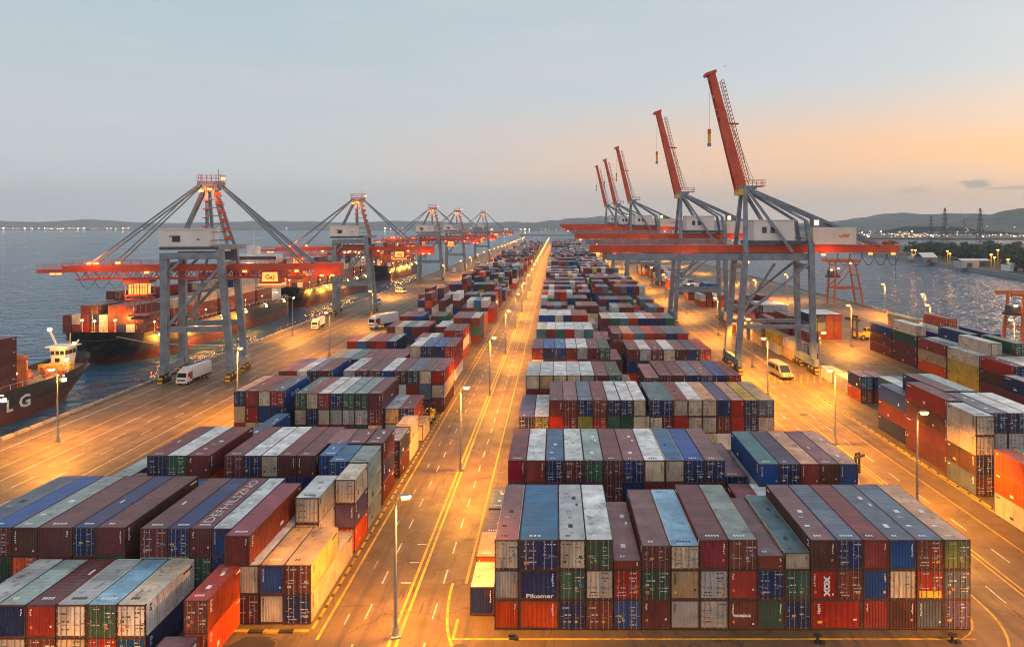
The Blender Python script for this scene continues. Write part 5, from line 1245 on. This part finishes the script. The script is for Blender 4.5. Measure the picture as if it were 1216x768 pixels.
for k in range(190):
    i = rnd.randrange(3); y = rnd.uniform(430, 1120); xe = 324+(y-467)*.21 if y < 718 else 377+(y-718)*.25
    if k % 3 == 0: x = xe+rnd.uniform(95, 330)
    else: x = xe+rnd.uniform(22, 120)
    if y > 900: x += rnd.uniform(0, 420)
    o = TR[i] if not used[i] else copy_tree(TR[i]); used[i] = True; s_ = rnd.uniform(.75,1.25); o.location = (x,y,-.5); o.rotation_euler = (0,0,rnd.uniform(0,6.28)); o.scale = (s_*1.45,s_*1.45,s_); tag(o, tl[i], 'tree', 'trees along the far bank, %s' % ('rounded','spreading','narrow')[i])
def make_pylon():
    r = empty('pylon'); b = MB(); H = 62; w0, w1 = 4.6, .7
    for sx in (-1,1):
        for sy in (-1,1): b.beam((sx*w0,sy*w0,0),(sx*w1,sy*w1,H),.55,.55,0,.35,.35)
    for k in range(9):
        z0, z1 = H*k/9, H*(k+1)/9; a, c_ = w0+(w1-w0)*k/9, w0+(w1-w0)*(k+1)/9
        for s_ in (-1,1): b.beam((-a,s_*a,z0),(c_,s_*c_,z1),.28); b.beam((a,s_*a,z0),(-c_,s_*c_,z1),.28); b.beam((s_*a,-a,z0),(s_*c_,c_,z1),.28)
    b.build('tower', M['steel_dark'], r); b = MB()
    for z, w_ in ((45,6.5),(51,8),(57,5.5)): b.beam((-w_,0,z),(w_,0,z),.6,.5)
    b.build('cross_arm', M['steel_dark'], r); return r
PY = make_pylon()
for k, (px, ptop, y, lab) in enumerate(((1122,247,1050,'tall lattice pylon, second of the row, before the hills'),(1164,247,980,'tall lattice pylon nearest the right edge'),(1105.5,256,1250,'lattice pylon with dark top, leftmost of the pylons'),(1145,260,2100,'faint distant lattice pylon between two nearer ones'))):
    o = PY if k == 0 else copy_tree(PY); s_ = (35-(ptop-268)*y/800+.4)/62; o.location = (P2X(px,y), y, -.4); o.scale = (s_,)*3; tag(o, lab, 'pylon', 'pylons')
# sheds, cabins and lit posts on the far bank
def shed(x, y, w_, d_, h, mat, lab, roof=0):
    r = empty('shed', (x,y,-.4), .2, lab, 'shed', 'sheds on the far bank'); b = MB(); b.box(-w_/2,w_/2,0,d_,0,h); b.build('wall', mat, r)
    b = MB(); b.poly([(-w_/2-.4,-.4,h),(w_/2+.4,-.4,h),(w_/2+.2,d_/2,h+roof+.6),(-w_/2-.2,d_/2,h+roof+.6)]); b.poly([(-w_/2-.2,d_/2,h+roof+.6),(w_/2+.2,d_/2,h+roof+.6),(w_/2+.4,d_+.4,h),(-w_/2-.4,d_+.4,h)]); b.build('roof', M['house_white'], r)
    b = MB(); b.box(-w_*.2,w_*.1,-.06,-.01,0,h*.7); b.build('door', M['steel_dark'], r)
shed(P2X(1108,640)+0, 645, 16, 12, 5, M['steel'], 'grey shed with pale hipped roof on the far bank', 4)
shed(P2X(1092,700), 705, 10, 8, 4, M['wall_far'], 'small pale shed left of the grey shed', 1)
shed(P2X(1157,560), 565, 17, 9, 6, M['wall_far'], 'long grey shed on the far bank below the pylons', 1)
shed(P2X(1212,520), 525, 12, 8, 5, M['truck_white'], 'white shed on the far bank at the right edge', 1)
shed(P2X(1172,580), 585, 14, 8, 5, plain('shed_brown', (.16,.10,.07), .8), 'brown shed beside the long grey shed', 1)
bank_d = bpy.data.lights.new('bank_light', 'POINT'); bank_d.energy = 1000; bank_d.color = LAMP_COL; bank_d.shadow_soft_size = .5
for k, (px, y, hh) in enumerate(((1061.5,760,11),(1083,700,10),(1087,690,10),(1125,640,11),(1128,632,9),(1177,560,11),(1181,556,9),(1197,540,8),(1185,585,14))):
    r = empty('mast_light', (P2X(px,y), y, -.4), 0, ['lit yellow mast lamp behind the jib end','lit mast lamp beside the small pale shed','lit mast lamp right of the small pale shed','lit mast lamp right of the grey hipped shed','short lit mast lamp beside the brown container sheds','lit mast lamp before the trees, near the right edge','short lit mast lamp right of its taller neighbour','low lit lamp at the foot of the right-hand trees','high lit lamp among the right-hand trees'][k], 'mast lamp', 'mast lamps on the far bank')
    b = MB(); b.tube((0,0,0),(0,0,hh),.4,8); b.build('pole', M['hazard_yellow'], r); b = MB(); b.box(-.8,.8,-.4,.4,hh,hh+.6); b.build('lamp_head', M['lens_sodium'], r)
    plight(r, (0,-2.5,hh-.5), bank_d)
# hills
def fbm(x, seed):
    v = 0; a = 1; f = 1; ph = random.Random(seed)
    for k in range(5): v += a*math.sin(x*f+ph.uniform(0,6.28)); a *= .5; f *= 2.07
    return v
def hill(name, y, prof, depth, seed, px0, px1):
    """ridge whose skyline passes through (photo px, py) knots at distance y"""
    b = MB(); nx, ny = 90, 9; grid = []
    for j in range(ny):
        v = j/(ny-1); row = []
        for i in range(nx+1):
            px = px0+(px1-px0)*i/nx
            for (xa, ya), (xb_, yb) in zip(prof, prof[1:]):
                if xa <= px <= xb_ or (xb_, yb) == prof[-1]:
                    t = min(1, max(0, (px-xa)/(xb_-xa))); t = t*t*(3-2*t); top_ = ya+(yb-ya)*t; break
            H = CAMH+(CY-top_)*y/FPX
            f = math.sin(min(1, v*1.35)*math.pi/2)**1.2 if v < .74 else max(0, 1-(v-.74)/.26*.9)
            yy = y-depth*.74+depth*v; z = ZW + (H-ZW)*f + (fbm(i*.35+j*1.7, seed)*y*.0011)*min(f, .8)
            row.append((P2X(px, y), yy, z if v > 0 else ZW-1))
        grid.append(row)
    for j in range(ny-1):
        for i in range(nx): b.poly([grid[j][i], grid[j][i+1], grid[j+1][i+1], grid[j+1][i]])
    o = structure(name, b, M['hill']); 
    for p_ in o.data.polygons: p_.use_smooth = True
    return o
hill('hills', 7600, [(-80,262),(60,263),(100,261),(180,264),(260,265),(330,262),(420,265),(480,262),(560,265),(620,263)], 1500, 4, -90, 620)
hill('hills', 6600, [(590,268),(625,264),(660,262),(690,258),(720,257),(760,260),(830,262),(900,263)], 1400, 5, 590, 900)
hill('hills', 5200, [(930,266),(980,264),(1020,258),(1060,253),(1090,254),(1130,262),(1216,262)], 1400, 6, 930, 1230)
hill('hills', 4200, [(960,268),(1000,265),(1060,261),(1110,254),(1140,253),(1175,256),(1216,254),(1260,256)], 1300, 7, 960, 1260)
hill('hills', 3000, [(1080,268),(1120,265),(1160,258),(1195,250),(1216,246),(1260,240),(1330,240)], 1300, 8, 1080, 1330)
# low spit and breakwater beyond the end of the port
b = MB(); b.box(-140, 420, 2620, 2640, -5, 1.2); structure('breakwater', b, M['concrete'])
b = MB(); pts = [(640,1950),(1050,1830),(2600,1700),(2600,3200),(800,3200)]
b.poly([(x,y,.5) for x, y in pts]); 
for (xa,ya), (xb_,yb) in zip(pts, pts[1:]+pts[:1]): b.poly([(xa,ya,-5),(xb_,yb,-5),(xb_,yb,.5),(xa,ya,.5)])
structure('far_shore', b, M['land'])
b = MB(); b.box(-9000, 620, 6050, 6300, -5, 4); structure('far_shore', b, M['land'])
# the far town: small houses, some with lit fronts
def town(name, n, gen, lab):
    b = MB(); r = random.Random(name)
    for k in range(n):
        x, y, z, s_ = gen(r); w_, h = s_*r.uniform(.7,1.8), s_*r.uniform(.5,1.1)
        b.box(x-w_/2,x+w_/2,y,y+s_,z-2,z+h,0)
        if r.random() < .55: b.box(x-w_*.3,x+w_*.3,y-.35,y-.1,z+h*.35,z+h*.75,r.choice((1,1,1,2)))
    return tag(b.build(name, [M['wall_far'], M['window_lit'], M['lit_white']]), lab, kind='stuff')
def gL(r): px = r.choice((r.gauss(20,25), r.gauss(60,30), r.gauss(120,22), r.uniform(-20,640))); y = r.uniform(6060,6200); return P2X(px,y), y, 4, r.uniform(9,17)
town('far_town', 210, gL, 'low waterfront town with lit windows along the far left shore')
def gR(r):
    px = r.choice((r.gauss(1083,13), r.gauss(1195,18), r.uniform(1020,1240), r.uniform(1020,1240))); y = r.uniform(1960,2600); return P2X(px,y), y, .5, r.uniform(3,7)
town('far_town', 230, gR, 'lit low town on the flat shore below the right-hand hills')
def gH(r):
    px = r.uniform(1000,1216); y = r.uniform(2480,2700); return P2X(px,y), y, r.uniform(8,34) if px > 1120 else r.uniform(2,12), r.uniform(3,5)
town('hill_houses', 70, gH, 'scattered lit houses on the lower slopes of the right-hand hills')
def gM(r): px = r.uniform(560,800); y = r.uniform(5200,5300); return P2X(px,y), y, 2, r.uniform(6,12)
b = MB(); b.box(P2X(540,5200), P2X(900,5200), 5190, 5600, -5, 2); structure('far_shore', b, M['land'])
town('far_town', 90, gM, 'line of small lit buildings on the shore beyond the port end')

# ------------------------------------------------------------------ haze
HAZE = .0001
if HAZE:
    m = bpy.data.materials.new('haze_air'); m.use_nodes = True; t = m.node_tree; t.nodes.clear()
    pv = t.nodes.new('ShaderNodeVolumePrincipled'); pv.inputs['Color'].default_value = (.86,.94,1,1); pv.inputs['Density'].default_value = HAZE
    ou = t.nodes.new('ShaderNodeOutputMaterial'); t.links.new(pv.outputs[0], ou.inputs['Volume'])
    b = MB(); b.box(-8200,8200,-300,8200,-7.5,420); tag(b.build('haze', m), 'pale evening haze over the whole port', kind='stuff')
